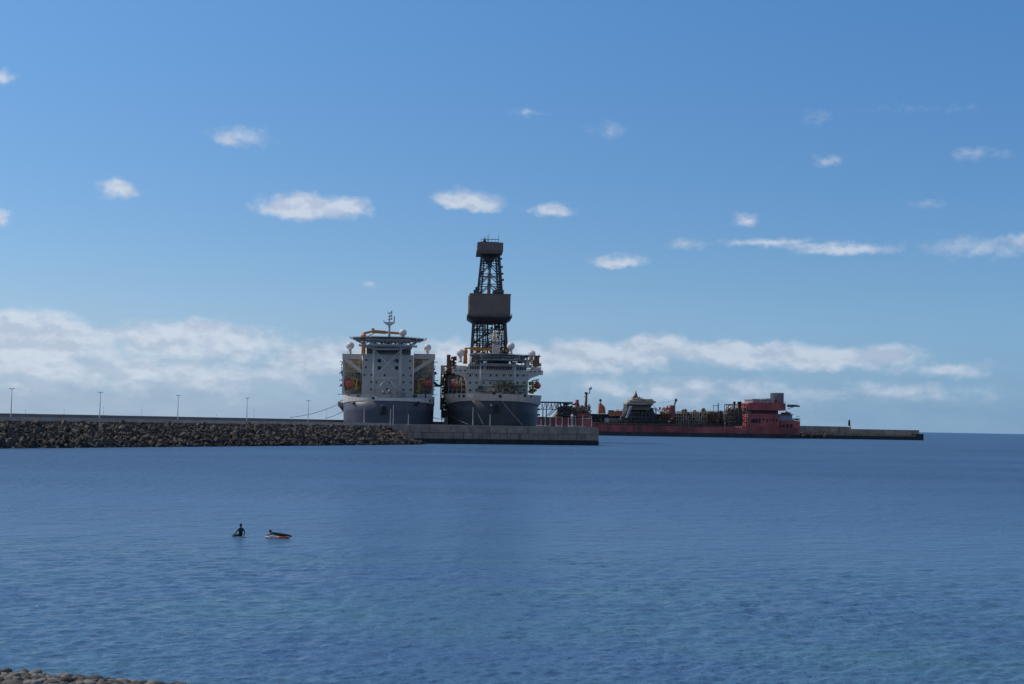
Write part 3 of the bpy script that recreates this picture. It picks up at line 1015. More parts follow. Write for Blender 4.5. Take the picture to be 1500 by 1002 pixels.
# ================================================================== left drillship
def build_left_ship():
    rnd = random.Random(21)
    B = at(569.5, 622, 622)
    f = Frame(B.x, B.y, rad(5.0))
    S = thing('drillship', 'navy drillship with orange crane and wide helideck carried on crossed braces, left of the two', 'ship', (B.x, B.y, 0), f.rz, 'drillships moored bow on')
    zt = f.z(569, 583, 0)
    hw = (f.x(635.2, 612, 24) - f.x(502.6, 612, 24)) / 2
    xc = (f.x(635.2, 612, 24) + f.x(502.6, 612, 24)) / 2
    mb = MB()
    hull_shell(mb, hw, 26, 226, [(-1.5, .965), (3, .965), (9, .975), (14, .99), (zt - 1.2, 1.01)], 2.5, sheer=lambda y: -1.7 * min(1, y / 24))
    hull = mb.build('hull', M_NAVY, S)
    hull.location.x = xc
    # anchor pocket: a domed bolster with the anchor housed in it
    p = f.sp(562, 597.5, -.4)
    b = MB().lathe((p.x - xc, 1.6, p.z), [(2.6, 0), (2.35, -1.2), (1.7, -2.2), (1.3, -2.35)], 14, axis='y')
    bol = b.build('anchor_bolster', M_NAVY, hull)
    b = MB().lathe((p.x - xc + .1, -.74, p.z - .3), [(1.15, 0), (1.1, -.12)], 12, axis='y')
    b.box(p.x - xc - .3, -1.25, p.z - 2.6, p.x - xc + .3, -.75, p.z + .4).box(p.x - xc - 1.5, -1.25, p.z - 3.1, p.x - xc + 1.5, -.75, p.z - 2.4)
    b.build('anchor', M_BLACK, hull)
    # second fairlead openings and name strips
    b = MB()
    for px, py in ((519, 591), (612, 590), (609, 593), (547, 583.5), (626, 593.5), (629, 587)):
        q = f.sp(px, py, 9)
        yy = 26 * (1 - max(0, 1 - abs((q.x - xc) / hw) ** 2.5) ** (1 / 2.5))
        b.lathe((q.x - xc, yy - .55, q.z), [(.62, .5), (.7, .1), (.5, 0)], 10, axis='y')
    b.build('fairlead', M_BLACK, hull)
    b = MB()
    for py in (590.2, 592.4):
        q0, q1 = f.sp(511, py, 9), f.sp(522, py, 9)
        for i in range(7):
            x0 = q0.x + (q1.x - q0.x) * i / 7
            x1 = x0 + (q1.x - q0.x) / 7 * .7
            yy = 26 * (1 - max(0.0, 1 - min(1, abs((x0 - xc) / hw)) ** 2.5) ** (1 / 2.5))
            b.box(x0 - xc, yy - .35, q0.z - .25, x1 - xc, yy + .3, q0.z + .25)
    b.build('draught_mark', M_PALEGREY, hull)
    # pale bulwark on the forecastle
    b = MB()
    plan = [(x, y) for x, y in superellipse_plan(hw, 26, 2.5)] + [(hw, 60)]
    plan = [(-hw, 60)] + plan
    n = len(plan)
    vs, fs = [], []
    for k, (dz0, off) in enumerate(((0, 1.012), (1, 1.014), (1, .985), (0, .985))):
        for x, y in plan:
            base = zt - 1.25 - 1.65 * min(1, y / 24)
            top = zt + 0.15 + max(0, (abs(x) / hw) ** 6) * 2.3 - 1.1 * min(1, y / 24)
            vs.append((xc + x * off, y + (-.15 if k < 2 else .35), base if dz0 == 0 else top))
    for k in range(4):
        for i in range(n - 1):
            fs.append((k * n + i, k * n + i + 1, ((k + 1) % 4) * n + i + 1, ((k + 1) % 4) * n + i))
    b.add(vs, fs)
    b.build('bulwark', M_OFFWHITE, S)
    # accommodation block
    za, zb = f.z(568, 519.5, 17), zt - 3
    xl, xr = f.x(530.5, 550, 17), f.x(605.5, 550, 17)
    blk = MB().box(xl, 17, zb, xr, 44, za).build('accommodation_block', M_BLOCK, S)
    b = MB()
    nlev = 5
    for i in range(1, nlev):
        z = zb + 4 + (za - zb - 4) * i / nlev
        b.box(xl - .12, 16.93, z - .1, xr + .12, 16.99, z + .1)
    for i in range(1, 7):
        x = xl + (xr - xl) * i / 7
        b.box(x - .06, 16.95, zb + 2, x + .06, 16.99, za - .3)
    b.build('plate_seam', M_PALEGREY, blk)
    wl = [(536.5, 527.5), (600.5, 529), (535.8, 538), (600, 539), (533.8, 549), (544.2, 549.2), (563.5, 549.5), (585, 550), (591, 550), (602, 550.5),
          (543.8, 559.5), (551, 560), (571, 560), (591.2, 560), (602, 560.4), (543.8, 570.5), (591, 571), (602, 571), (567, 570), (578, 528.5), (562, 528), (549, 529)]
    windows_on(f, blk, wl, 16.95, .8, .95)
    windows_on(f, blk, [(555.6, 528.5), (581.2, 528.5), (555.6, 539), (581, 539)], 16.95, 1.55, 1.6, name='vent_opening', m=M_BLACK)
    # bridge: dark band of windows below the helideck
    z0, z1 = za + .01, f.z(568, 508, 18)
    bx0, bx1 = f.x(537, 514, 18), f.x(602, 514, 18)
    br = MB().box(bx0, 18.2, z0, bx1, 34, z1).build('bridge', M_GREY, S)
    pane = None
    nw = 20
    pw = (bx1 - bx0) / nw
    pm = MB().box(.14, 0, 0, pw - .14, .1, 2.1).mesh('window', M_GLASS)
    for i in range(nw):
        link('window', pm, br, (bx0 + i * pw, 18.12, z0 + .55))
    b = MB().box(bx0 - .6, 17.6, z1, bx1 + .6, 34.4, z1 + .35)
    b.build('roof', M_DARK, br)
    b = MB()
    rail(b, [(xl, 17.1, za), (xr, 17.1, za)], r=.05, step=2.2)
    clutter(b, rnd, bx0 + 1, 20, z1 + .4, bx1 - 1, 30, z1 + 2.2, 26, .5, 1.6)
    b.build('roof_equipment', M_GREY, br)
    # helideck: octagon on a truss, two columns with crossed braces
    zd = f.z(568, 496, 10)
    hx0, hx1 = f.x(517.5, 496, 12), f.x(620, 497, 12)
    hc, R_ = (hx0 + hx1) / 2, (hx1 - hx0) / 2
    octo = [(hc + R_ / math.cos(PI / 8) * math.cos(PI / 8 + k * PI / 4), 12 + R_ / math.cos(PI / 8) * math.sin(PI / 8 + k * PI / 4)) for k in range(8)]
    hd = MB().prism(octo, zd - .5, zd).build('helideck', M_DARK, S)
    b = MB()
    net = [(hc + (x - hc) * 1.09, 12 + (y - 12) * 1.09) for x, y in octo]
    for k in range(8):
        q, r_ = octo[k], octo[(k + 1) % 8]
        q2, r2 = net[k], net[(k + 1) % 8]
        b.tube((*q2, zd + .15), (*r2, zd + .15), .09, n=4)
        for i in range(7):
            a = Vector((*q, zd - .3)).lerp(Vector((*r_, zd - .3)), i / 6)
            c = Vector((*q2, zd + .15)).lerp(Vector((*r2, zd + .15)), i / 6)
            b.tube(a, c, .05, n=4)
    b.build('safety_net', M_GREY, hd)
    zl = f.z(568, 506.5, 10)
    b = MB()
    for yy in (1, 8, 16, 23):
        half = R_ * (.62 if yy in (1, 23) else .93)
        b._bm((hc - half, yy, zd - .9), (hc + half, yy, zd - .9), .35, .6)
        b._bm((hc - half * .9, yy, zl), (hc + half * .9, yy, zl), .3, .4)
        nb = 12
        for i in range(nb):
            x0 = hc - half * .9 + 2 * half * .9 * i / nb
            x1 = x0 + 2 * half * .9 / nb
            b.tube((x0, yy, zl if i % 2 else zd - .9), (x1, yy, zd - .9 if i % 2 else zl), .16, n=5)
    for i in range(7):
        x = hc - R_ * .8 + R_ * 1.6 * i / 6
        b._bm((x, 0, zd - .7), (x, 24, zd - .7), .3, .4)
        b.tube((x, 1, zl), (x, 23, zl), .14, n=4)
    b.build('truss', M_PALEGREY, hd)
    for px, top, bot in ((548.3, 499, 580), (587, 499, 580)):
        q, t = f.sp(px, top, 9), f.sp(px + (-.6 if px < 560 else -.6), bot, 9)
        MB().tube(t, q, .66, n=12).build('column', M_BRACE, hd)
    for a, c in (((549.5, 514), (586, 552)), ((586, 514), (549.5, 552)), ((567.5, 554), (549, 574)), ((567.5, 554), (586.5, 574)), ((548, 554), (587, 554.3)), ((548, 512), (521, 498)), ((587.5, 512), (615, 499)), ((548, 511.5), (587, 511.5))):
        MB().tube(f.sp(*a, 9), f.sp(*c, 9), .38, n=8).build('brace', M_BRACE, hd)
    # mast
    p0, p1 = f.sp(570.2, 497, 20), f.sp(571.2, 456.5, 20)
    b = MB().tube(p0, f.sp(570.4, 472, 20), .62, .45, n=8).tube(f.sp(570.4, 472, 20), p1, .35, .18, n=8)
    ms = b.build('mast', M_PALEGREY, S)
    c0, c1 = f.sp(562.5, 473.5, 20), f.sp(578.5, 473.5, 20)
    b = MB().yprism([(c0.x, c0.z + .5), (c1.x, c1.z + .5), (c1.x - .3, c1.z), ((c0.x + c1.x) / 2 + .6, c0.z - 1.1), ((c0.x + c1.x) / 2 - .6, c0.z - 1.1), (c0.x + .3, c0.z)], 19, 21)
    b.build('crosstree', M_PALEGREY, ms)
    b = MB()
    b.tube(f.sp(577.3, 473, 20), f.sp(577.7, 463.5, 20), .30, n=6)
    b.tube(f.sp(562.6, 473, 20), f.sp(562.2, 468.6, 20), .22, n=5)
    b.tube(f.sp(568.4, 460, 20), f.sp(568.0, 454, 20), .1, n=4).tube(f.sp(573.5, 460, 20), f.sp(573.9, 454.5, 20), .1, n=4)
    for py in (458.5, 463.5, 468):
        q = f.sp(571.2, py, 20)
        b.box(q.x - 1.0, 19.2, q.z - .12, q.x + 1.1, 20.8, q.z + .12)
        b.box(q.x + .5, 19.5, q.z + .12, q.x + 1.1, 20.2, q.z + .9)
    b.build('antenna', M_GREY, ms)
    # orange crane over the helideck
    b = MB()
    q0, q1 = f.sp(532.4, 521, 30), f.sp(532.6, 488.8, 30)
    b.tube(q0, q1, 1.05, .95, n=10)
    b.lathe((q1.x, 30, q1.z - 3.2), [(1.25, 0), (1.4, .5), (1.4, 2.2), (1.1, 2.8)], 10)
    cr = b.build('crane', M_ORANGE, S)
    b = MB()
    e0, e1, e2 = f.sp(532.5, 488.5, 30), f.sp(546, 485.6, 30), f.sp(585.5, 488.4, 30)
    b._bm(e0, e1, 1.0, 1.0)
    b._bm(e1, f.sp(565, 487, 30), 1.2, 1.5)
    b._bm(f.sp(565, 487, 30), e2, 1.0, 1.1)
    b.tube(f.sp(536, 494.5, 30), f.sp(549, 487.5, 30), .22)
    b.box(e1.x - .5, 29.4, e1.z + .6, e1.x + .8, 30.6, e1.z + 1.5)
    b.build('boom', M_ORANGE, cr)
    radome(f, S, 512.9, 506.4, 26, 1.95, 2.9)
    radome(f, S, 590.3, 487.2, 24, 1.8, 1.2)
    radome(f, S, 626.3, 509.3, 26, 1.8, 2.6)
    # side wings: white box beam on top, raking brackets, open racks with lifeboat stations behind
    for sd, (a0, a1) in ((-1, (501.5, 530)), (1, (606.5, 637.5))):
        w0, w1 = f.x(a0, 522, 22), f.x(a1, 522, 22)
        zt1, zt0 = f.z((a0 + a1) / 2, 518.3, 22), f.z((a0 + a1) / 2, 526, 22)
        wg = MB().box(w0, 22, zt0, w1, 27, zt1).build('bridge_wing', M_WHITE, S)
        b = MB()
        rail(b, [(w0, 22.1, zt1), (w1, 22.1, zt1)], r=.045, step=2.0)
        b.build('railing', M_PALEGREY, wg)
        xo, xi = (w0, w1) if sd < 0 else (w1, w0)
        zi0 = f.z(a0, 541, 22)
        b = MB().yprism([(xo, zt0), (xo - sd * 2.6, zt0), (xi, zi0 + .2), (xi, zi0 - 1.9)] if sd < 0 else [(xo, zt0), (xi, zi0 - 1.9), (xi, zi0 + .2), (xo - sd * 2.6, zt0)], 22.1, 22.9)
        b.build('bracket', M_WHITE, wg)
        zb0, zb1 = f.z(a0, 577, 24), zt0 - .05
        # dark back wall and racks
        MB().box(w0 + .3, 29.2, zb0, w1 - .3, 60, zb1 + .8).build('side_house', M_RACKWALL, S)
        b = MB()
        xs = [w0 + .4 + (w1 - w0 - .8) * i / 6 for i in range(7)]
        zs = [zb0 + (zb1 - zb0) * i / 8 for i in range(9)]
        frame_rack(b, xs, [26.4, 29.0], zs, .13, rnd)
        b.build('pipe_rack', M_OFFWHITE, S)
        b = MB()
        clutter(b, rnd, w0 + .4, 26.5, zb0, w1 - 1.2, 28.6, zb1 - 7, 24, .5, 1.6, .6)
        b.build('pipework', M_OLIVE, S, kind='stuff')
        b = MB().box(w0 + .2, 23, zb0 - .4, w1 - .2, 33, zb0)
        for z in (f.z(a0, 566, 24), f.z(a0, 556, 24), f.z(a0, 545, 24)):
            b.box(w0 + .2 if sd > 0 else w1 - 5, 25, z - .12, w0 + 5 if sd > 0 else w1 - .2, 33, z + .12)
        b.build('side_deck', M_PALEGREY, S)
        # outboard pillar and little platforms proud of the side
        xp = w0 + .6 if sd < 0 else w1 - .8
        MB().box(xp - .45, 23, zb0, xp + .45, 26.5, zt0).build('pillar', M_GREY if sd > 0 else M_PALEGREY, S)
        b = MB()
        xe = w0 if sd < 0 else w1
        for k, py in enumerate((530, 547, 557, 566, 578)):
            z = f.z(a0, py, 26)
            b.box(xe - .3, 25, z, xe + sd * rnd.uniform(.7, 1.9), 29, z + .2)
            if k % 2:
                b.box(xe, 26, z, xe + sd * .8, 27, z + 1.1)
        clutter(b, rnd, xe - .5, 24, f.z(a0, 575, 24), xe + .25, 30, zt0 - 1, 24, .4, 1.1)
        b.build('service_platform', M_DARK, S)
        # low white bulkhead forward of the lifeboat deck
        xb = (w0 + .9, f.x(531, 580, 20)) if sd < 0 else (f.x(605, 580, 20), w1 - .9)
        MB().box(xb[0], 21, zt - 3.5, xb[1], 22.4, zb0 - .3).build('bulkhead', M_OFFWHITE, S)
        b = MB()
        q = f.sp(509.8 if sd < 0 else 623.4, 580, 18)
        b.tube((q.x, 18, zt - 2.5), (q.x, 18, f.z(a0, 576, 18)), .35, n=6)
        for px in ((525, 535) if sd < 0 else (602, 608)):
            q = f.sp(px, 579.8, 20)
            b.box(q.x - .9, 20.4, q.z - .5, q.x + .9, 20.98, q.z + .5)
        b.build('mooring_winch', M_BLACK, S)
    davit(f, S, f.x(521.5, 565, 24), 25, f.z(521, 555.5, 24), f.z(521, 571, 24), -1)
    davit(f, S, f.x(614.2, 565, 24), 25, f.z(614, 556, 24), f.z(614, 575.5, 24), 1)
    lifeboat('red lifeboat in the yellow davit at the left edge of the left drillship', f, 511.3, 561.3, 23.6, 5.4, rad(62), 1.6)
    lifeboat('red lifeboat hung on the right flank of the left drillship', f, 626, 561.3, 23.6, 5.6, rad(-70), 1.6)
    # foredeck gear
    b = MB()
    clutter(b, rnd, f.x(545, 580, 12), 9, zt - 1, f.x(592, 580, 12), 14, zt + 2.6, 46, .5, 1.7)
    b.build('foredeck_gear', M_GREY, S, kind='stuff')
    b = MB()
    rail(b, [(xc + x, y + .6, zt + .1) for x, y in superellipse_plan(hw * .8, 22, 2.5)[4:-4:2]], r=.045, step=2.5)
    b.build('railing', M_PALEGREY, S)
    # yellow-green chute outboard on the left
    q0, q1 = f.sp(495.5, 588, 24), f.sp(503, 599.5, 24)
    b = MB().box(q0.x, 22, q1.z + 1.2, q1.x, 27, q0.z - .4)
    b.yprism([(q0.x + .4, q1.z + 1.2), (q1.x, q1.z + 1.2), (q1.x, q1.z - 1.3)], 23, 26)
    for k in range(3):
        b.tube((q0.x - .3, 22 + k * 2, q0.z - .5), (q1.x, 22 + k * 2, q0.z + .9), .14, n=5)
    b.build('boarding_platform', M_OLIVE, S)
    # midship gear behind the block, just showing over it
    b = MB()
    clutter(b, rnd, xc - 17, 46, 19, xc + 17, 120, 33, 120, 1.5, 6)
    b.build('deck_equipment', M_DARK, S, kind='stuff')
    return f, S, zt, xc, hw


SF1, SHIP1, ZT1, XC1, HW1 = build_left_ship()


# ================================================================== right drillship with the derrick
def build_derrick(f, S):
    ya = 96
    D = []
    yb = ya + 16         # derrick is square: front face ya, back yb

    def corners(px0, px1, py, depth):
        a, b = f.sp(px0, py, ya), f.sp(px1, py, ya)
        m = depth / 2
        yc = ya + 8
        return [Vector((a.x, yc - m, a.z)), Vector((b.x, yc - m, b.z)), Vector((b.x, yc + m, b.z)), Vector((a.x, yc + m, a.z))]
    base = corners(689.8, 743.6, 540, 18)
    mid = corners(694.3, 739.5, 466, 15.5)
    der = MB().box(base[0].x - .8, base[0].y - .8, base[0].z - 1.2, base[1].x + .8, base[2].y + .8, base[0].z - .02).build('derrick', M_DERRICK, S)
    for k in range(4):
        MB().beam(base[k], mid[k], 1.5).build('lower_leg', M_DERRICK, der)

    def bay_set(lo, hi, n, r, rx, name, inner=None, fan=True):
        b = MB()
        for i in range(n):
            A = [lo[k].lerp(hi[k], i / n) for k in range(4)]
            Bq = [lo[k].lerp(hi[k], (i + 1) / n) for k in range(4)]
            for k in range(4):
                j = (k + 1) % 4
                b.tube(A[k], A[j], r, n=5)
                mA = (A[k] + A[j]) / 2
                mB = (Bq[k] + Bq[j]) / 2
                b.tube(A[k], mB if i % 2 == 0 else mB, rx, n=5)
                b.tube(A[j], mB, rx, n=5)
                hm = (A[k] + Bq[k]) / 2
                hn = (A[j] + Bq[j]) / 2
                b.tube(hm, (A[k] + mB) / 2, rx * .7, n=4)
                b.tube(hn, (A[j] + mB) / 2, rx * .7, n=4)
        return b.build(name, M_DERRICK, der)
    bay_set(base, mid, 4, .30, .30, 'lower_bracing')
    # inner legs and A-frame of the lower bay
    b = MB()
    for px in (699, 707.5, 714, 725, 731.5):
        b.beam(f.sp(px - .4, 540, ya + 5), f.sp(px, 466, ya + 5), .95)
    for px in (703, 711, 721, 735):
        b.beam(f.sp(px - .4, 540, ya + 13), f.sp(px, 466, ya + 13), .6)
    for py in (474, 482, 491, 500, 509):
        b.beam(f.sp(694, py, ya + 3), f.sp(741, py + .8, ya + 3), .5)
    clutter(b, random.Random(9), f.x(695, 490, ya + 4), ya + 3, f.z(718, 515, ya), f.x(740, 490, ya + 4), ya + 12, f.z(718, 472, ya), 70, .5, 1.7, .6)
    a = f.sp(714.8, 496, ya - .3)
    b.beam(a, f.sp(709.5, 518, ya - .3), .7)
    b.beam(a, f.sp(719.5, 518, ya - .3), .7)
    for i in range(16):
        z0 = f.z(700, 466 + i * 3.4, ya + 4)
        b.tube((base[0].x * .55 + base[1].x * .45, ya + 4, z0), (base[0].x * .15 + base[1].x * .85, ya + 4, z0 + (1.2 if i % 2 else -.8)), .16, n=4)
        b.tube((base[0].x * .86 + base[1].x * .14, ya + 2, z0), (base[0].x * .62 + base[1].x * .38, ya + 3, z0 + (-1.2 if i % 2 else .8)), .16, n=4)
    b.build('inner_leg', M_DERRICK, der)
    # wind wall box with flared skirt
    z0, z1 = f.z(718, 462.5, ya - 4), f.z(718, 431, ya - 4)
    x0, x1 = f.x(688.4, 447, ya - 4), f.x(747.8, 447, ya - 4)
    wx = MB().box(x0, ya - 4, z0, x1, ya + 19, z1).build('wind_wall', M_WINDWALL, der)
    b = MB()
    for i in range(1, 9):
        x = x0 + (x1 - x0) * i / 9
        b.box(x - .05, ya - 4.07, z0 + .1, x + .05, ya - 4.01, z1 - .1)
    for i in range(1, 3):
        z = z0 + (z1 - z0) * i / 3
        b.box(x0 + .1, ya - 4.07, z - .05, x1 - .1, ya - 4.01, z + .05)
    b.box(x0 - .25, ya - 4.25, z1 - .02, x1 + .25, ya + 19.25, z1 + .35)
    b.build('seam', M_WINDWALL, wx)
    MB().box(x0 - .9, ya - 3.2, z0 + 1, x0 - .1, ya + 17, z1 - .8).build('sunlit_side', M_TAN, wx)  # tan slab paints the sunlit left side of the wind wall
    b = MB()
    za, zb = f.z(718, 464.5, ya - 5), f.z(718, 471, ya - 5)
    e0, e1 = f.x(684.2, 465, ya - 5), f.x(750, 465, ya - 5)
    i0, i1 = f.x(693, 471, ya - 5), f.x(741, 471, ya - 5)
    vs = [(e0, ya - 6, za), (e1, ya - 6, za), (e1, ya + 21, za), (e0, ya + 21, za), (i0, ya - 1, zb), (i1, ya - 1, zb), (i1, ya + 17, zb), (i0, ya + 17, zb)]
    b.add(vs, [(0, 1, 2, 3), (7, 6, 5, 4), (0, 4, 5, 1), (1, 5, 6, 2), (2, 6, 7, 3), (3, 7, 4, 0)])
    b.box(e0, ya - 6, za + .002, e1, ya + 21, z0)
    b.build('skirt_platform', M_DERRICK, der)
    b = MB()
    rail(b, [(e0, ya - 6, z0), (e1, ya - 6, z0), (e1, ya + 21, z0), (e0, ya + 21, z0), (e0, ya - 6, z0)], r=.06, step=2.2)
    b.build('railing', M_DERRICK, der)
    # upper tower
    lo, hi = corners(699.8, 735.6, 431, 13.0), corners(706.4, 731.2, 370, 9.0)
    b = MB()
    for k in range(4):
        inx = Vector((1.9 if k in (0, 3) else -1.9, 0, 0))
        b.beam(lo[k], hi[k], 1.15)
        b.beam(lo[k] + inx, hi[k] + inx * .85, .6)
        n = 22
        for i in range(n):
            A, C = lo[k].lerp(hi[k], i / n), lo[k].lerp(hi[k], (i + 1) / n)
            b.tube(A, C + inx * .9, .14, n=4)
            if i % 2:
                b.tube(A + inx * .95, C, .12, n=4)
    b.build('upper_leg', M_DERRICK, der)
    bay_set(lo, hi, 4, .24, .26, 'upper_bracing')
    b = MB()
    for t in (.42, .50, .84, .88):
        A = lo[0].lerp(hi[0], t)
        C = lo[1].lerp(hi[1], t)
        b.beam(A, C, .4)
    b.build('girt', M_DERRICK, der)
    MB().tube(f.sp(716, 430, ya + 7), f.sp(717, 385, ya + 7), .95, n=10).build('drill_string', M_GREY, der)
    b = MB()   # travelling block cluster hung under the crown
    q = f.sp(716.5, 372, ya + 7)
    b.yprism([(q.x - 4.6, q.z), (q.x + 4.6, q.z), (q.x + 1.2, q.z - 5.4), (q.x - 1.2, q.z - 5.4)], ya + 5, ya + 9)
    clutter(b, random.Random(2), q.x - 3, ya + 4, q.z - 7, q.x + 2.5, ya + 9, q.z - 1, 26, .4, 1.4)
    b.build('travelling_block', M_DERRICK, der)
    b = MB()   # fingerboard platform, right
    q0, q1 = f.sp(722, 424, ya - 1), f.sp(738, 430, ya - 1)
    b.box(q0.x, ya - 3, q1.z + .2, q1.x, ya + 9, q1.z + 1.6)
    b.yprism([(q0.x, q1.z + 1.6), (q1.x - .5, q1.z + 1.6), (q1.x - 2.0, q0.z), (q0.x + 2.6, q0.z)], ya - 2, ya + 7)
    clutter(b, random.Random(5), q0.x + 1, ya - 3, q0.z - 1, q1.x - 1, ya + 6, q0.z + 1.4, 20, .4, 1.3)
    q2 = f.sp(697, 426, ya)
    b.box(q2.x - 1.2, ya - 2, q2.z - 2, q2.x + 1.4, ya + 3, q2.z + .4)
    b.box(q2.x - .3, ya - 1, q2.z + .4, q2.x + .9, ya + 1, q2.z + 2.0)
    for py in (379, 391, 401, 410):
        qq = f.sp(733 + (py - 379) * .09, py, ya - 1)
        b.box(qq.x - .4, ya - 1.5, qq.z - .4, qq.x + .9, ya + .5, qq.z + .5)
    b.build('monkey_board', M_DERRICK, der)
    # crown: box on a sloping soffit, railed top with masts
    z0, z1 = f.z(718, 367, ya - 2), f.z(718, 355, ya - 2)
    x0, x1 = f.x(699.3, 361, ya - 2), f.x(737.2, 361, ya - 2)
    cb = MB()
    cb.box(x0, ya - 2, z0, x1, ya + 18, z1)
    cb.add([(x0 - .4, ya - 2.4, z0 - .002), (x1 - .3, ya - 2.4, z0 - .002), (x1 - .3, ya + 18, z0 - .002), (x0 - .4, ya + 18, z0 - .002),
            (x0 - .5, ya - 1.5, z0 - 1.3), (x1 - 2.6, ya - 1.5, z0 - 1.3), (x1 - 2.6, ya + 17, z0 - 1.3), (x0 - .5, ya + 17, z0 - 1.3)],
           [(3, 2, 1, 0), (4, 5, 6, 7), (0, 1, 5, 4), (1, 2, 6, 5), (2, 3, 7, 6), (3, 0, 4, 7)])
    crown = cb.build('crown', M_WINDWALL, der)
    b = MB()
    for i in range(1, 6):
        x = x0 + (x1 - x0) * i / 6
        b.box(x - .05, ya - 2.07, z0 + .1, x + .05, ya - 2.01, z1 - .1)
    b.build('seam', M_DERRICK, crown)
    zr = f.z(718, 350.2, ya)
    t0, t1 = f.x(704.5, 351, ya), f.x(731, 351, ya)
    b = MB().box(t0 - .6, ya + 2, z1, t1 - .6, ya + 14, z1 + .8)
    b._bm((t0, ya + 1, zr), (t1, ya + 1, zr), .22, .3)
    b._bm((t0, ya + 13, zr), (t1, ya + 13, zr), .22, .3)
    for i in range(6):
        x = t0 + (t1 - t0) * i / 5
        b.tube((x, ya + 1, z1 + .2), (x, ya + 1, zr), .09, n=4)
    for px, py, r in ((716.0, 341.5, .10), (714.3, 345.5, .09), (730.7, 343.5, .10), (710.5, 346.5, .22)):
        b.tube((f.x(px, py, ya + 1), ya + 1, z1), f.sp(px, py, ya + 1), r, n=5)
    q = f.sp(709.8, 350.5, ya + 1)
    b.lathe((q.x, ya + 1, z1), [(1.2, 0), (.75, 1.6), (.35, 2.4)], 8)
    b.build('crown_rail', M_DERRICK, crown)
    return der


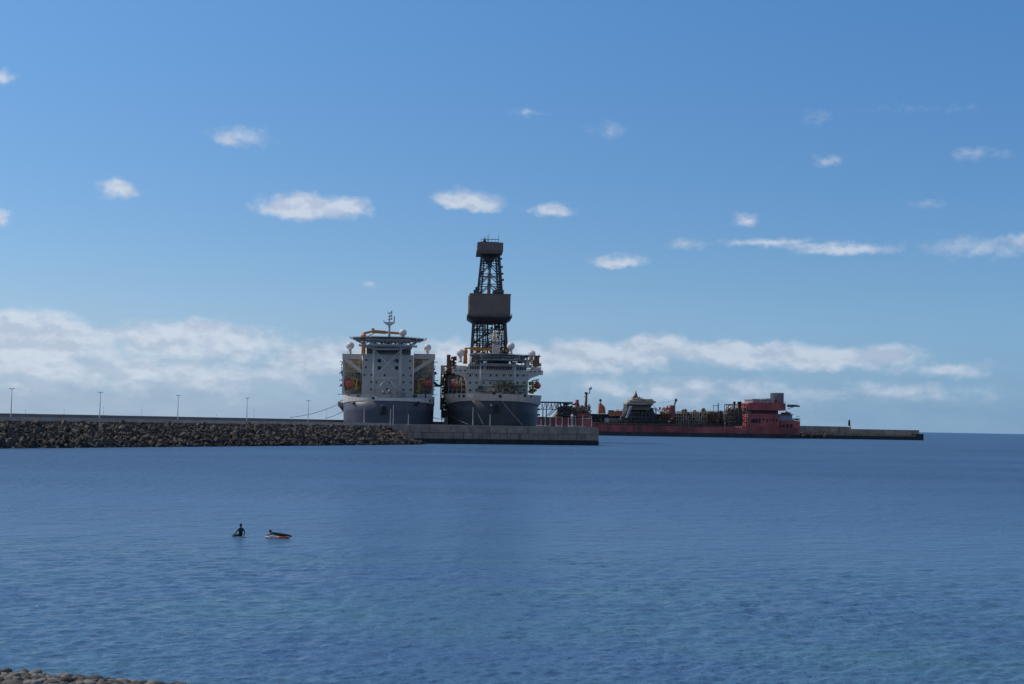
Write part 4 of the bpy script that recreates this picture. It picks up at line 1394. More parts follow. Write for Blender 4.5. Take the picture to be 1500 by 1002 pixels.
def build_right_ship():
    rnd = random.Random(33)
    B = at(722, 622, 625)
    f = Frame(B.x, B.y, rad(2.4))
    S = thing('drillship', 'slate grey drillship carrying the tall drilling derrick, right of the two', 'ship', (B.x, B.y, 0), f.rz, 'drillships moored bow on')
    zt = f.z(722, 584.5, 0)
    e0, e1 = f.x(655.5, 612, 26), f.x(787.3, 612, 26)
    hw, xc = (e1 - e0) / 2, (e0 + e1) / 2
    mb = MB()
    hull_shell(mb, hw, 28, 228, [(-1.5, .965), (3, .965), (9, .975), (14, .99), (zt - .8, 1.01)], 2.5, sheer=lambda y: -1.0 * min(1, y / 24))
    hull = mb.build('hull', M_TEAL, S)
    hull.location.x = xc
    p = f.sp(728, 594.5, 0)
    b = MB().lathe((p.x - xc, 1.6, p.z), [(2.9, 0), (2.6, -1.2), (1.8, -2.3), (1.4, -2.45)], 14, axis='y')
    b.build('anchor_bolster', M_TEAL, hull)
    b = MB().lathe((p.x - xc - .2, -.84, p.z - .4), [(1.25, 0), (1.2, -.12)], 12, axis='y')
    b.box(p.x - xc - .5, -1.3, p.z - 2.9, p.x - xc + .1, -.85, p.z + .3).box(p.x - xc - 1.8, -1.3, p.z - 3.3, p.x - xc + 1.3, -.85, p.z - 2.6)
    b.build('anchor', M_BLACK, hull)
    q = f.sp(720.6, 592.5, 0)
    MB().lathe((q.x - xc, .3, q.z), [(.9, 0), (.8, -.3)], 10, axis='y').build('draught_mark', M_PALEGREY, hull)
    # bulwark with ballooning corners
    b = MB()
    plan = [(-hw, 40)] + superellipse_plan(hw, 28, 2.5) + [(hw, 40)]
    n = len(plan)
    vs, fs = [], []
    prof = [(0.0, 1.012, -.1), (.45, 1.035, -.3), (1.0, 1.05, -.35), (1.0, .98, .5), (0.0, .98, .5)]
    for t, off, dy in prof:
        for x, y in plan:
            out = min(1, (abs(x) / hw) ** 8)
            base = zt - .9 - 1.0 * min(1, y / 24) - out * .9
            top = f.z(722, 577.5, 8) if t else base
            o2 = 1 + (off - 1) * (.5 + 1.2 * out)
            vs.append((xc + x * o2, y + dy, base + (top - base) * t))
    m = len(prof)
    for k in range(m):
        for i in range(n - 1):
            fs.append((k * n + i, k * n + i + 1, ((k + 1) % m) * n + i + 1, ((k + 1) % m) * n + i))
    b.add(vs, fs)
    bw = b.build('bulwark', M_WHITE2, S)
    b = MB()
    for px, py in ((679.5, 580.5), (776.5, 581), (767.5, 580), (673.5, 580.5), (722.5, 576.5), (731.5, 581)):
        q = f.sp(px, py, 10)
        yy = 28 * (1 - max(0.0, 1 - min(1, abs((q.x - xc) / hw)) ** 2.5) ** (1 / 2.5))
        b.lathe((q.x, yy - .9, q.z), [(.75, .6), (.75, .1), (.5, 0)], 10, axis='y')
    b.build('fairlead', M_BLACK, bw)
    # accommodation block
    zb, za = zt - 2, f.z(725, 548, 18)
    xl, xr = f.x(683, 560, 18), f.x(773.5, 560, 18)
    blk = MB().box(xl, 18, zb, xr, 46, za).build('accommodation_block', M_WHITE, S)
    wl = [(px, 550) for px in (689, 698, 718.5, 727.5, 738, 748, 758, 767)] + [(px, 560.6) for px in (688.5, 698, 708.5, 718, 738.5, 748, 758, 767.5)] + [(px, 571.5) for px in (688.7, 698, 738.6, 748.5, 758.5, 767.5)]
    windows_on(f, blk, wl, 17.95, .85, 1.0)
    b = MB()
    for py in (553.5, 563.5):
        z = f.z(728, py, 18)
        b.box(xl + .2, 17.92, z - .09, xr - .2, 17.99, z + .09)
    for px in (754.5, 705.5):
        x = f.x(px, 560, 18)
        b.box(x - .08, 17.93, zb, x + .08, 17.99, za - .2)
    b.build('plate_seam', M_PALEGREY, blk)
    b = MB()    # walkways and ladders across the front
    for py, p0, p1 in ((563.8, 725, 772), (569.5, 742, 756)):
        z = f.z(740, py, 17)
        x0, x1 = f.x(p0, py, 17), f.x(p1, py, 17)
        b.box(x0, 16.4, z - .1, x1, 17.9, z)
        rail(b, [(x0, 16.45, z), (x1, 16.45, z)], r=.055, step=1.8)
    for px in (726, 744, 735):
        x = f.x(px, 565, 17)
        b.tube((x, 17, f.z(px, 574, 17)), (x, 17, f.z(px, 559, 17)), .1, n=4)
        b.tube((x + .6, 17, f.z(px, 574, 17)), (x + .6, 17, f.z(px, 559, 17)), .1, n=4)
    b.build('walkway', M_YELLOW, blk)
    b = MB()
    for py, p0, p1, r_ in ((557.5, 706, 752, .12), (567, 708, 726, .14), (574, 700, 770, .16), (576, 716, 764, .2), (559, 727, 741, .12), (566, 757, 771, .1)):
        z = f.z(735, py, 17.4)
        b.tube((f.x(p0, py, 17.4), 17.4, z), (f.x(p1, py, 17.4), 17.4, z), r_, n=5)
    for px, t0, t1 in ((722.5, 557, 574), (731, 562, 576), (741, 559, 570), (746.5, 560, 577), (752.5, 562, 577), (763, 564, 577), (711, 566, 577), (770.5, 557, 577)):
        b.tube((f.x(px, t0, 17.3), 17.3, f.z(735, t0, 17.3)), (f.x(px, t1, 17.3), 17.3, f.z(735, t1, 17.3)), .13, n=5)
    clutter(b, rnd, f.x(724, 568, 15), 15.2, f.z(735, 573, 15), f.x(758, 568, 15), 17.2, f.z(735, 561, 15), 42, .35, 1.1, .5)
    b.build('front_pipework', M_OLIVE, blk)
    b = MB()
    clutter(b, rnd, f.x(705, 575, 12), 9, zt, f.x(757, 575, 12), 15, f.z(730, 568, 12), 70, .4, 1.6)
    b.build('foredeck_gear', M_TAN, S, kind='stuff')
    # bridge with wings on raking brackets
    z0, z1 = za + .01, f.z(725, 535.2, 17)
    w0, w1 = f.x(661.5, 544, 17), f.x(795.5, 544, 17)
    b0, b1 = f.x(687.5, 540, 17), f.x(771, 540, 17)
    zw = f.z(725, 541.2, 17)
    brg = MB().box(b0, 17, z0, b1, 36, z1).build('bridge', M_WHITE, S)
    nw = 24
    pw = (b1 - b0) / nw
    pm = MB().box(.16, 0, 0, pw - .16, .1, f.z(725, 536.6, 17) - zw).mesh('window', M_GLASS)
    for i in range(nw):
        if i not in (6, 18):
            link('window', pm, brg, (b0 + i * pw, 16.92, zw - .1))
    b = MB().box(b0 - .5, 16.3, z1 + .002, b1 + .5, 36.4, z1 + .4)
    b.build('roof', M_GREY, brg)
    for sd in (-1, 1):
        xo, xi = (w0, b0) if sd < 0 else (w1, b1)
        wg = MB().box(min(xo, xi), 17.2, f.z(725, 547.5, 17), max(xo, xi), 22.5, zw).build('bridge_wing', M_WHITE, S)
        zk = f.z(725, 547.5, 17) - .01
        zz = f.z(725, 556.5, 17)
        xin = xl + .02 if sd < 0 else xr - .02
        pts = [(xo - sd * 1.0, zk), (xin, zk), (xin, zz), (xin - -sd * 1.4, zz + 1.2)]
        if sd > 0:
            pts = list(reversed(pts))
        MB().yprism(pts, 17.4, 19.5).build('bracket', M_WHITE, wg)
        b = MB()
        rail(b, [(xo, 17.4, zw), (xi, 17.4, zw)], r=.05, step=1.8)
        b.box(min(xo, xi) + 2.2, 18, zw, min(xo, xi) + 7, 21.5, zw + 1.5)
        b.build('railing', M_PALEGREY, wg)
        b = MB()
        for k in range(3):
            x = xi + sd * (2.0 + k * 2.2)
            b.box(x - .5, 17.12, zw - 1.0, x + .5, 17.19, zw - .55)
        b.build('vent_opening', M_BLACK, wg)
    # helideck: low on its legs just over the bridge
    zd = f.z(735, 520, 6)
    h0, h1 = f.x(690, 520, 8), f.x(774, 520, 8)
    hc, R_ = (h0 + h1) / 2, (h1 - h0) / 2
    octo = [(hc + R_ / math.cos(PI / 8) * math.cos(PI / 8 + k * PI / 4), 12 + R_ / math.cos(PI / 8) * math.sin(PI / 8 + k * PI / 4)) for k in range(8)]
    hd = MB().prism(octo, zd - .45, zd).build('helideck', M_DARK, S)
    b = MB()
    for k in range(8):
        q, r_ = octo[k], octo[(k + 1) % 8]
        b.tube((hc + (q[0] - hc) * 1.08, 12 + (q[1] - 12) * 1.08, zd + .15), (hc + (r_[0] - hc) * 1.08, 12 + (r_[1] - 12) * 1.08, zd + .15), .09, n=4)
        b.tube((*q, zd - .2), (hc + (q[0] - hc) * 1.08, 12 + (q[1] - 12) * 1.08, zd + .15), .07, n=4)
    b.build('safety_net', M_GREY, hd)
    b = MB()
    zl = f.z(735, 527.5, 8)
    for yy in (2, 9, 16):
        half = R_ * (.7 if yy == 2 else .92)
        b._bm((hc - half, yy, zd - .8), (hc + half, yy, zd - .8), .3, .5)
        b._bm((hc - half, yy, zl), (hc + half, yy, zl), .3, .35)
        for i in range(14):
            x0 = hc - half + 2 * half * i / 14
            b.tube((x0, yy, zl if i % 2 else zd - .7), (x0 + 2 * half / 14, yy, zd - .7 if i % 2 else zl), .15, n=5)
    b.build('truss', M_GREY, hd)
    b = MB()
    q0, q1 = f.x(706, 534, 8), f.x(754, 534, 8)
    b.box(q0, 8, f.z(730, 536, 8), q1, 15.8, f.z(730, 532.3, 8))
    b.build('walkway_deck', M_GREY, hd)
    for px, pt, pb in ((704.4, 531, 565.5), (754.6, 531, 567), (690.5, 522, 536), (772.5, 522, 536)):
        q, t = f.sp(px, pt, 8.5), f.sp(px - .5, pb, 8.5)
        MB().tube(t, q, .42, n=10).build('column', M_PALEGREY, hd)
    b = MB()
    for px in (704, 754.2):
        q = f.sp(px, 566, 8.5)
        b.box(q.x - 1.1, 7.8, q.z - 1.0, q.x + 1.1, 18, q.z + .3)
    b.build('column_foot', M_DARK, hd)
    # dark machinery between bridge roof and helideck
    b = MB()
    clutter(b, rnd, f.x(692, 530, 24), 22, z1 + .4, f.x(768, 530, 24), 34, f.z(730, 521, 24), 120, .7, 2.6)
    b.build('roof_equipment', M_DARK, S, kind='stuff')
    b = MB()   # tan machinery on the right shoulder
    clutter(b, rnd, f.x(764, 530, 26), 24, z1 - 1, f.x(787, 530, 26), 33, f.z(775, 521.5, 26), 70, .6, 2.2)
    b.build('shoulder_equipment', M_TAN, S, kind='stuff')
    q = f.sp(787.5, 537, 25)
    b = MB().box(q.x - 1.4, 24, q.z, q.x + .7, 28, f.z(788, 521, 25))
    b.tube((q.x + .5, 25, f.z(788, 521, 25)), (q.x + .6, 25, f.z(790, 518, 25)), .12)
    b.build('vent_stack', M_BRONZE, S)
    radome(f, S, 674.6, 516.8, 28, 1.95, 2.6)
    radome(f, S, 748.3, 507, 26, 1.9, 1.9)
    radome(f, S, 779, 518.5, 27, 1.85, 1.0)
    # orange crane, left
    b = MB()
    q0, q1 = f.sp(681.5, 533, 30), f.sp(681.8, 513, 30)
    b.tube(q0, q1, 1.1, .8, n=10)
    b.lathe((q1.x, 30, q1.z - 1.4), [(1.1, 0), (1.15, 1.2), (.7, 2.0)], 8)
    cr = b.build('crane', M_ORANGE, S)
    b = MB()
    b._bm(f.sp(680.5, 510.5, 30), f.sp(689, 510, 30), .6, .6)
    b.build('jib', M_DARK, cr)
    b = MB()
    b._bm(f.sp(688.5, 511, 30), f.sp(706, 511.4, 30), 1.3, 1.7)
    b._bm(f.sp(706, 511.4, 30), f.sp(721, 511.6, 30), 1.0, 1.2)
    b.build('boom', M_ORANGE, cr)
    # white pedestal crane in front of the derrick with a lattice boom standing up
    q0, q1 = f.sp(721.2, 518.5, 32), f.sp(732.2, 505.5, 32)
    b = MB().box(q0.x, 30, q0.z, q1.x, 34, q1.z)
    wc = b.build('white_crane', M_WHITE, S)
    b = MB()
    frame_rack(b, [q0.x, (q0.x + q1.x) / 2, q1.x], [30.2, 33.8], [q1.z, f.z(726, 498, 32), f.z(726, 492, 32)], .2, rnd)
    lattice(b, f.sp(725.5, 505, 31), f.sp(724.8, 484, 31), 1.0, 6, .15, .1)
    b.tube(f.sp(725, 484.5, 31), f.sp(737, 486.5, 31), .16)
    lattice(b, f.sp(737, 497, 31), f.sp(736, 484.5, 31), .8, 5, .13, .09)
    b.tube(f.sp(725, 486, 31), f.sp(717, 494, 31), .2).tube(f.sp(717, 491, 31), f.sp(733, 499, 31), .2)
    b.box(f.x(716.5, 494, 31), 30, f.z(718, 497, 31), f.x(721, 494, 31), 32, f.z(718, 493, 31))
    b.build('lattice_boom', M_WHITE, wc)
    b = MB()
    clutter(b, rnd, f.x(732.5, 515, 30), 28, f.z(740, 519, 30), f.x(744.5, 515, 30), 35, f.z(740, 508, 30), 40, .6, 2.0)
    b.build('winch_house', M_BRONZE, S)
    # left flank: risers, racks and the dark outboard structure
    x0, x1 = f.x(645.5, 570, 60), f.x(664, 570, 60)
    zlo, zhi = f.z(655, 600, 60), f.z(655, 536, 60)
    b = MB()
    xs = [x0 + (x1 - x0) * i / 4 for i in range(5)]
    frame_rack(b, xs, [58, 64, 70], [zlo + (zhi - zlo) * i / 8 for i in range(9)], .22, rnd)
    b.build('flank_rack', M_DARK, S)
    b = MB()
    clutter(b, rnd, x0, 57, zlo + 3, x1, 70, zhi - 3, 190, .7, 2.6)
    b.build('flank_pipework', M_OLIVE, S, kind='stuff')
    b = MB()
    clutter(b, rnd, f.x(655, 560, 62), 62, zlo, f.x(684, 560, 62), 72, f.z(655, 548, 62), 150, 1.0, 3.2)
    MB_ = b.build('flank_machinery', M_DARK, S, kind='stuff')
    MB().box(f.x(656, 560, 40), 36, zt - 2.2, f.x(684, 560, 40), 60, f.z(660, 551, 40)).build('side_house', M_DARK, S)
    b = MB()
    frame_rack(b, [f.x(657, 560, 30) + i * 2.1 for i in range(5)], [28, 34], [zt - 1] + [f.z(660, py, 30) for py in (571, 564, 557)], .15, rnd)
    clutter(b, rnd, f.x(663, 560, 28), 28, zt, f.x(682, 560, 28), 34, f.z(670, 553, 28), 50, .5, 1.8)
    b.build('lifeboat_deck', M_GREY, S)
    b = MB()   # tall dark block at the top of the flank
    b.box(f.x(654.5, 525, 50), 50, f.z(655, 545, 50), f.x(660, 525, 50), 58, f.z(655, 519.5, 50))
    clutter(b, rnd, f.x(655, 530, 50), 50, f.z(655, 545, 50), f.x(667.5, 530, 50), 57, f.z(660, 522, 50), 46, .7, 2.2)
    b.build('riser_tower', M_BRONZE, S)
    b = MB().box(f.x(646.8, 540, 55), 55, f.z(648, 546, 55), f.x(651.5, 540, 55), 58, f.z(648, 536, 55))
    b.build('deck_cabin', M_OFFWHITE, S)
    b = MB()   # boarding tower down to the quay between the hulls
    xq0, xq1 = f.x(647.2, 595, 30), f.x(652, 595, 30)
    frame_rack(b, [xq0, xq1], [30, 33], [f.z(650, 622, 30) - .3, *[f.z(650, 615 - 6 * i, 30) for i in range(9)]], .16, rnd)
    b.build('boarding_tower', M_DARK, S)
    q0 = f.sp(646, 606, 32)
    b = MB().box(q0.x, 31, f.z(650, 612, 32), f.x(656, 606, 32), 37, f.z(650, 600.5, 32))
    clutter(b, rnd, q0.x - .4, 30, f.z(650, 603, 32), f.x(658, 606, 32), 36, f.z(650, 590, 32), 46, .6, 2.2)
    b.build('outboard_platform', M_DARK, S)
    MB().box(f.x(650.5, 616, 30), 28, f.z(650, 623, 30), f.x(656, 616, 30), 33, f.z(650, 611, 30)).build('fender_block', M_GREY, S)
    # right flank: yellow davit and boat, small fittings down the side
    davit(f, S, f.x(781, 566, 26), 27, f.z(781, 557.5, 26), f.z(781, 577, 26), 1)
    b = MB()
    clutter(b, rnd, f.x(774.5, 566, 25), 25, f.z(780, 576, 26), f.x(785, 566, 26), 31, f.z(780, 559, 26), 44, .5, 1.8, .35)
    b.build('davit_frame', M_YELLOW, S)
    lifeboat('red lifeboat in the yellow davit on the right flank of the derrick ship', f, 787.6, 565, 25, 8.5)
    lifeboat('dull red lifeboat among dark racks on the left flank of the derrick ship', f, 664.5, 563, 27, 8.5)
    b = MB()
    for k, py in enumerate((592, 600, 608)):
        z = f.z(789, py, 26)
        x = f.x(788, py, 26)
        b.box(x - .5, 25, z - .3, x + .9 + .3 * (k == 0), 29, z + .5)
        b.tube((x - .2, 25, z), (x + .5, 25, z - 2.5), .09, n=4)
    b.build('side_fitting', M_DARK, S)
    # the long deck aft: low machinery
    b = MB()
    clutter(b, rnd, xc - 17, 50, 20, xc + 17, 92, 36, 110, 1.5, 5)
    clutter(b, rnd, xc - 16, 122, 20, xc + 16, 200, 34, 110, 1.5, 6)
    b.build('deck_equipment', M_DARK, S, kind='stuff')
    # substructure under the derrick
    b = MB()
    frame_rack(b, [f.x(690, 540, 96) + i * 4.6 for i in range(5)], [94, 104, 114], [18, 24, 30, 36, f.z(715, 519, 96)], .45, rnd)
    b.build('drill_floor_frame', M_DERRICK, S)
    build_derrick(f, S)
    return f, S, zt, xc, hw


SF2, SHIP2, ZT2, XC2, HW2 = build_right_ship()


# ================================================================== the red production ship beyond
def build_red_ship():
    rnd = random.Random(77)
    O = at(985, 640, 1300)
    f = Frame(O.x, O.y, rad(7))
    S = thing('production_ship', 'long rusty red production ship with grey funnel and crowded deck, beyond the quay', 'ship', (O.x, O.y, 0), f.rz)
    X = lambda px, py=615, ya=0: f.x(px, py, ya)
    Zf = lambda px, py, ya=0: f.z(px, py, ya)
    xs, xb = X(1172), X(785)
    hd = Zf(1000, 624.6)                       # main deck height
    # hull with a sheer line: high forecastle at the left, low long waist, stern house at the right
    zf = Zf(815, 611.5)
    b = MB()
    BW = 40
    prof = [(xb - 8, zf + .6), (X(864), zf - .3), (X(872), hd + .6), (X(1092), hd), (X(1096), hd + 1), (xs - 6, hd + .6), (xs, hd - 1)]
    low = [(xb + 2, 4.0), (X(864), 4.0), (X(872), 4.0), (X(1092), 4.0), (X(1096), 4.0), (X(1140), 4.0), (X(1163), 4.0)]
    n = len(prof)
    for side in (0,):
        vs = [(x, 0, z) for x, z in prof] + [(x, 0, z) for x, z in low] + [(x, BW, z) for x, z in prof] + [(x, BW, z) for x, z in low]
        fs = []
        for i in range(n - 1):
            fs.append((n + i, n + i + 1, i + 1, i))
            fs.append((2 * n + i, 2 * n + i + 1, 3 * n + i + 1, 3 * n + i))
            fs.append((i, i + 1, 2 * n + i + 1, 2 * n + i))
        fs.append((0, 2 * n, 3 * n, n))
        fs.append((n - 1, 2 * n - 1, 4 * n - 1, 3 * n - 1))
        b.add(vs, fs)
    hull = b.build('hull', M_RED, S)
    MB().add([(xb + 4, .3, -2), (X(1150), .3, -2), (X(1164), .3, 3.99), (xb + 2, .3, 3.99), (xb + 4, BW - .3, -2), (X(1150), BW - .3, -2), (X(1164), BW - .3, 3.99), (xb + 2, BW - .3, 3.99)],
             [(0, 1, 2, 3), (7, 6, 5, 4), (0, 4, 5, 1), (1, 5, 6, 2), (3, 2, 6, 7), (0, 3, 7, 4)]).build('boot_topping', M_BOOT, hull)
    b = MB()       # rubbing strakes and plate seams on the side
    for px in range(884, 1150, 9):
        x = X(px)
        b.box(x - .12, -.09, 4.3, x + .12, -.02, hd - .4)
    for z in (6.3, 9.2):
        b.box(X(880), -.1, z - .1, X(1120), -.02, z + .1)
    b.build('plate_seam', M_RED, hull)
    b = MB()
    for k in range(5):
        x0, z = X(1031), Zf(1040, 625.5 + k * 1.9)
        b.box(x0, -.14, z - .14, X(1047), -.03, z + .14)
    for k in range(3):
        b.box(X(976), -.14, Zf(980, 627 + k * 2) - .14, X(986), -.03, Zf(980, 627 + k * 2) + .14)
    b.build('draught_mark', M_ORANGERED, hull)
    # deck level: bulwark rail and piping along the whole waist
    b = MB()
    rail(b, [(X(858), .5, hd + .9), (X(1092), .5, hd)], h=1.3, r=.1, step=3.2)
    b.build('railing', M_OLIVE, S)
    b = MB()
    for k in range(13):
        z = hd + 1.2 + rnd.uniform(0, 5.0)
        x0 = rnd.uniform(X(858), X(1000))
        b.tube((x0, 3 + k * .5, z), (min(x0 + rnd.uniform(30, 110), X(1064)), 3 + k * .5, z), rnd.uniform(.2, .45), n=6)
    for px in range(860, 1064, 7):
        b.tube((X(px), 4, hd - .2), (X(px), 4, hd + 6), .22, n=4)
    b.build('deck_pipe', M_DARK, S)  # pipes coloured dark to stand in for deep shadow at the deck edge
    b = MB().box(X(858), 8, hd - .3, X(1064), 34, hd + 4.2)
    b.build('process_deck', M_DARK, S)
    b = MB()
    for z_ in (618.5, 614.5, 610.5, 606.5):
        b.box(X(867), 6.5, Zf(890, z_) - .25, X(914), 20, Zf(890, z_))
    b.box(X(870), 12, hd + 4, X(912), 20, Zf(890, 607))
    for px in range(868, 914, 5):
        b.tube((X(px), 6.4, hd), (X(px), 6.4, Zf(890, 606.5)), .28, n=4)
    b.build('piping_deck', M_DARK, S)
    b = MB()
    for p0, p1, pt in ((966, 984, 606.5), (991, 1014, 605.5), (1014.5, 1038, 604.5), (1038.5, 1065, 603.5)):
        b.box(X(p0), 13, hd + 4, X(p1), 26, Zf(p0, pt))
        b.box(X(p0), 5, Zf(p0, pt + 5.2) - .3, X(p1), 13, Zf(p0, pt + 5.2))
        b.box(X(p0), 5, Zf(p0, pt) - .3, X(p1), 13, Zf(p0, pt))
    b.build('process_block', M_BRONZE, S)
    b = MB()      # long pipe runs and slim masts on top of the modules
    for k in range(9):
        x0 = X(966 + rnd.uniform(0, 60))
        z = Zf(1010, 606 - k * .35)
        b.tube((x0, 5 + k, z), (min(x0 + rnd.uniform(12, 45), X(1065)), 5 + k, z), .22, n=5)
    for k in range(26):
        px = rnd.uniform(967, 1064)
        b.tube((X(px), 6, Zf(px, 606)), (X(px), 6, Zf(px, rnd.uniform(599, 603.5))), rnd.uniform(.12, .3), n=4)
    rail(b, [(X(991), 4.6, Zf(1000, 605.3)), (X(1065), 4.6, Zf(1060, 603.4))], h=1.5, r=.12, step=2.8)
    b.build('top_piping', M_TAN, S)
    for i, (p0, p1, n_) in enumerate(((858, 880, 60), (880, 915, 80), (966, 1000, 110), (1000, 1035, 150), (1035, 1066, 150))):
        b = MB()
        clutter(b, rnd, X(p0), 3, hd + .8, X(p1), 16, Zf(990, 607 if p0 < 960 and p0 < 900 else 606) if p0 >= 966 else Zf(880, 613.5), n_, .9, 3.6, .5)
        b.build('process_pipework', M_BRONZE if p0 >= 966 else M_DARK, S, kind='stuff')
    for i, (p0, p1, ptop) in enumerate(((992, 1014, 605.5), (1016, 1036, 603.5), (1038, 1064, 602.5), (966, 985, 607))):
        b = MB()
        nx = 6
        frame_rack(b, [X(p0) + (X(p1) - X(p0)) * k / nx for k in range(nx + 1)], [4, 10, 16], [hd, hd + 3.2, hd + 6.2, hd + 9, Zf(p0, ptop)], .2, rnd)
        b.box(X(p0), 4, hd + 6.1, X(p1), 16, hd + 6.3)
        b.build('module_frame', M_TAN if i < 2 else M_BRONZE, S)
    b = MB()
    for px, top, w in ((1004, 599.5, 1.6), (1007.5, 598.5, 1.2), (1021, 600.5, 2.0), (1034, 597.5, 1.8), (1059, 601, 1.3), (1046, 602.5, 1.6)):
        x = X(px)
        b.box(x - w, 7, hd + 8, x + w, 12, Zf(px, top + 2.2))
        b.lathe((x, 9, Zf(px, top + 2.4)), [(w * .8, 0), (w * .8, 1.3), (w * .6, 1.5)], 8)
    b.build('vessel', M_BRONZE, S)
    b = MB()     # light gantry
    x0, x1 = X(1048), X(1055.5)
    b.beam((x0, 8, hd + 8), (x0, 8, Zf(1048, 593)), .5).beam((x1, 8, hd + 8), (x1, 8, Zf(1055, 590.5)), .9).beam((x0, 8, Zf(1048, 594)), (x1, 8, Zf(1055, 594.2)), .5)
    b.tube((X(1053.5), 8, hd + 8), (X(1053.5), 8, Zf(1053, 591)), .2, n=4)
    b.build('gantry', M_GREY, S)
    # orange red skids forward of the turret
    for p0, p1, pt, pb in ((893.5, 902, 604.5, 609.5), (903, 913, 601.5, 609)):
        b = MB().box(X(p0), 5, Zf(p0, pb), X(p1), 13, Zf(p0, pt))
        for k in range(5):
            x = X(p0) + (X(p1) - X(p0)) * (k + .5) / 5
            b.box(x - .2, 4.8, Zf(p0, pb), x + .2, 5, Zf(p0, pt))
        clutter(b, rnd, X(p0), 4.6, Zf(p0, pt), X(p1), 12, Zf(p0, pt) + 1.2, 9, .5, 1.5)
        b.build('equipment_skid', M_ORANGERED, S)
    MB().box(X(894), 6, Zf(897, 604.4), X(901), 12, Zf(897, 600.8)).build('container', M_DARK, S)
    b = MB()
    for k in range(4):
        b.tube((X(888), 3.2, Zf(890, 613 + k * 1.4)), (X(913), 3.2, Zf(890, 613 + k * 1.4)), .22, n=5)
    b.lathe((X(890), 3, Zf(890, 615.5)), [(2.2, 0), (2.2, .5)], 14, axis='y')
    b.build('manifold', M_GREY, S)
    # red pedestal cranes
    def ped_crane(px0, px1, ptop, pbase, tip, mast_from):
        b = MB()
        b.yprism([(X(px0), Zf(px0, pbase)), (X(px1), Zf(px1, pbase)), (X(px1 - 1), Zf(px1, ptop + 6)), (X(px0 + (px1 - px0) * .6), Zf(px0, ptop + 1.5)), (X(px0 + 1), Zf(px0, ptop))], 6, 12)
        c = b.build('crane', M_ORANGERED, S)
        b = MB()
        a = f.sp(*mast_from, 8)
        t = f.sp(*tip, 8)
        lattice(b, a, t, 1.0, 5, .22, .12)
        b.lathe((t.x, 8, t.z - 1.0), [(.9, 0), (1.3, .6), (1.2, 1.9), (.4, 2.4)], 8)
        b.tube(t, f.sp(mast_from[0] + (6 if tip[0] < mast_from[0] + 3 else -4), mast_from[1] + 2, 8), .16, n=4)
        b.build('boom', M_DARK, c)
        return c
    ped_crane(878.5, 889, 591, 606, (879.5, 586.5), (880.5, 605))
    b = MB()
    b.box(X(984.2), 5, Zf(985, 612), X(990.8), 11, Zf(985, 593.5))
    for k in range(6):
        z = Zf(985, 595 + k * 2.8)
        b.box(X(984) - .15, 4.8, z, X(991) + .15, 4.98, z + .35)
    c = b.build('crane', M_REDCAB, S)
    b = MB()
    lattice(b, f.sp(988, 593, 8), f.sp(990.2, 587, 8), 1.0, 3, .25, .15)
    t = f.sp(990.2, 586.5, 8)
    b.lathe((t.x, 8, t.z - 1), [(.9, 0), (1.4, .6), (1.2, 2.2), (.4, 2.8)], 8)
    b.tube(t, f.sp(962, 591, 8), .1, n=4)
    b.build('boom', M_DARK, c)
    # turret: dark drum, tan ring deck, pale domed swivel stack
    cx = (X(914) + X(965)) / 2
    b = MB()
    b.yprism([(X(911), hd), (X(967), hd), (X(958), Zf(950, 597)), (X(921), Zf(930, 597))], 6, 26)
    b.box(X(920), 5, Zf(940, 597.2), X(955), 22, Zf(940, 590.5))
    tur = b.build('turret', M_DARK, S)
    b = MB()
    rack = [X(915) + (X(962) - X(915)) * k / 9 for k in range(10)]
    frame_rack(b, rack, [2, 5.5], [hd, hd + 4, hd + 8, hd + 12, Zf(940, 598)], .3, rnd)
    clutter(b, rnd, X(918), 2.5, hd, X(962), 5.8, Zf(940, 600), 90, .9, 3.2, .5)
    b.build('turret_frame', M_DARK, tur)
    b = MB()
    b.box(X(921), 1, Zf(940, 600.5), X(953), 24, Zf(940, 596.5))
    for k in range(16):
        x = X(921) + (X(953) - X(921)) * k / 15
        b.tube((x, 1, Zf(940, 596.5)), (x, 1, Zf(940, 594.2)), .16, n=4)
    b.build('ring_deck', M_BRONZE, tur)
    b = MB()
    b.box(X(919), 3, Zf(940, 592.5), X(949), 22, Zf(940, 590))
    rail(b, [(X(919), 3, Zf(940, 590)), (X(957), 3, Zf(940, 590))], h=2, r=.14, step=2.5)
    b.build('upper_deck', M_TAN, tur)
    b = MB()
    zc = Zf(932, 590)
    b.yprism([(X(921), zc), (X(943), zc), (X(943), zc + 4.4), (X(929), zc + 4.4), (X(925.5), zc + 2.6)], 5, 20)
    b.box(X(927), 4.2, zc + 1.0, X(929.5), 4.98, zc + 3.6).box(X(931), 4.2, zc + .4, X(933), 4.98, zc + 4.0)
    clutter(b, rnd, X(921), 2, zc, X(943), 4.5, zc + 4.6, 40, .5, 2.0, .5)
    b.box(X(934), 4, Zf(936, 590.5), X(941), 12, Zf(936, 584))
    b.build('swivel_dome', M_TAN, tur)
    b = MB()
    b.box(X(929.5), 8, Zf(934, 584.2), X(940.5), 16, Zf(934, 581.5))
    b.lathe((X(934.6), 11, Zf(934, 581.5)), [(2.2, 0), (1.4, 2.2), (.5, 4.6), (.25, 6.4)], 8)
    for px in (930.5, 939.5):
        b.tube((X(px), 9, Zf(934, 581.5)), (X(px), 9, Zf(934, 579.2)), .2, n=4)
    b.build('swivel_top', M_BRONZE, tur)
    b = MB()
    b.box(X(941.5), 4, Zf(948, 590.5), X(946.5), 14, Zf(948, 584.5))
    b.build('orange_house', M_ORANGERED, tur)
    b = MB()
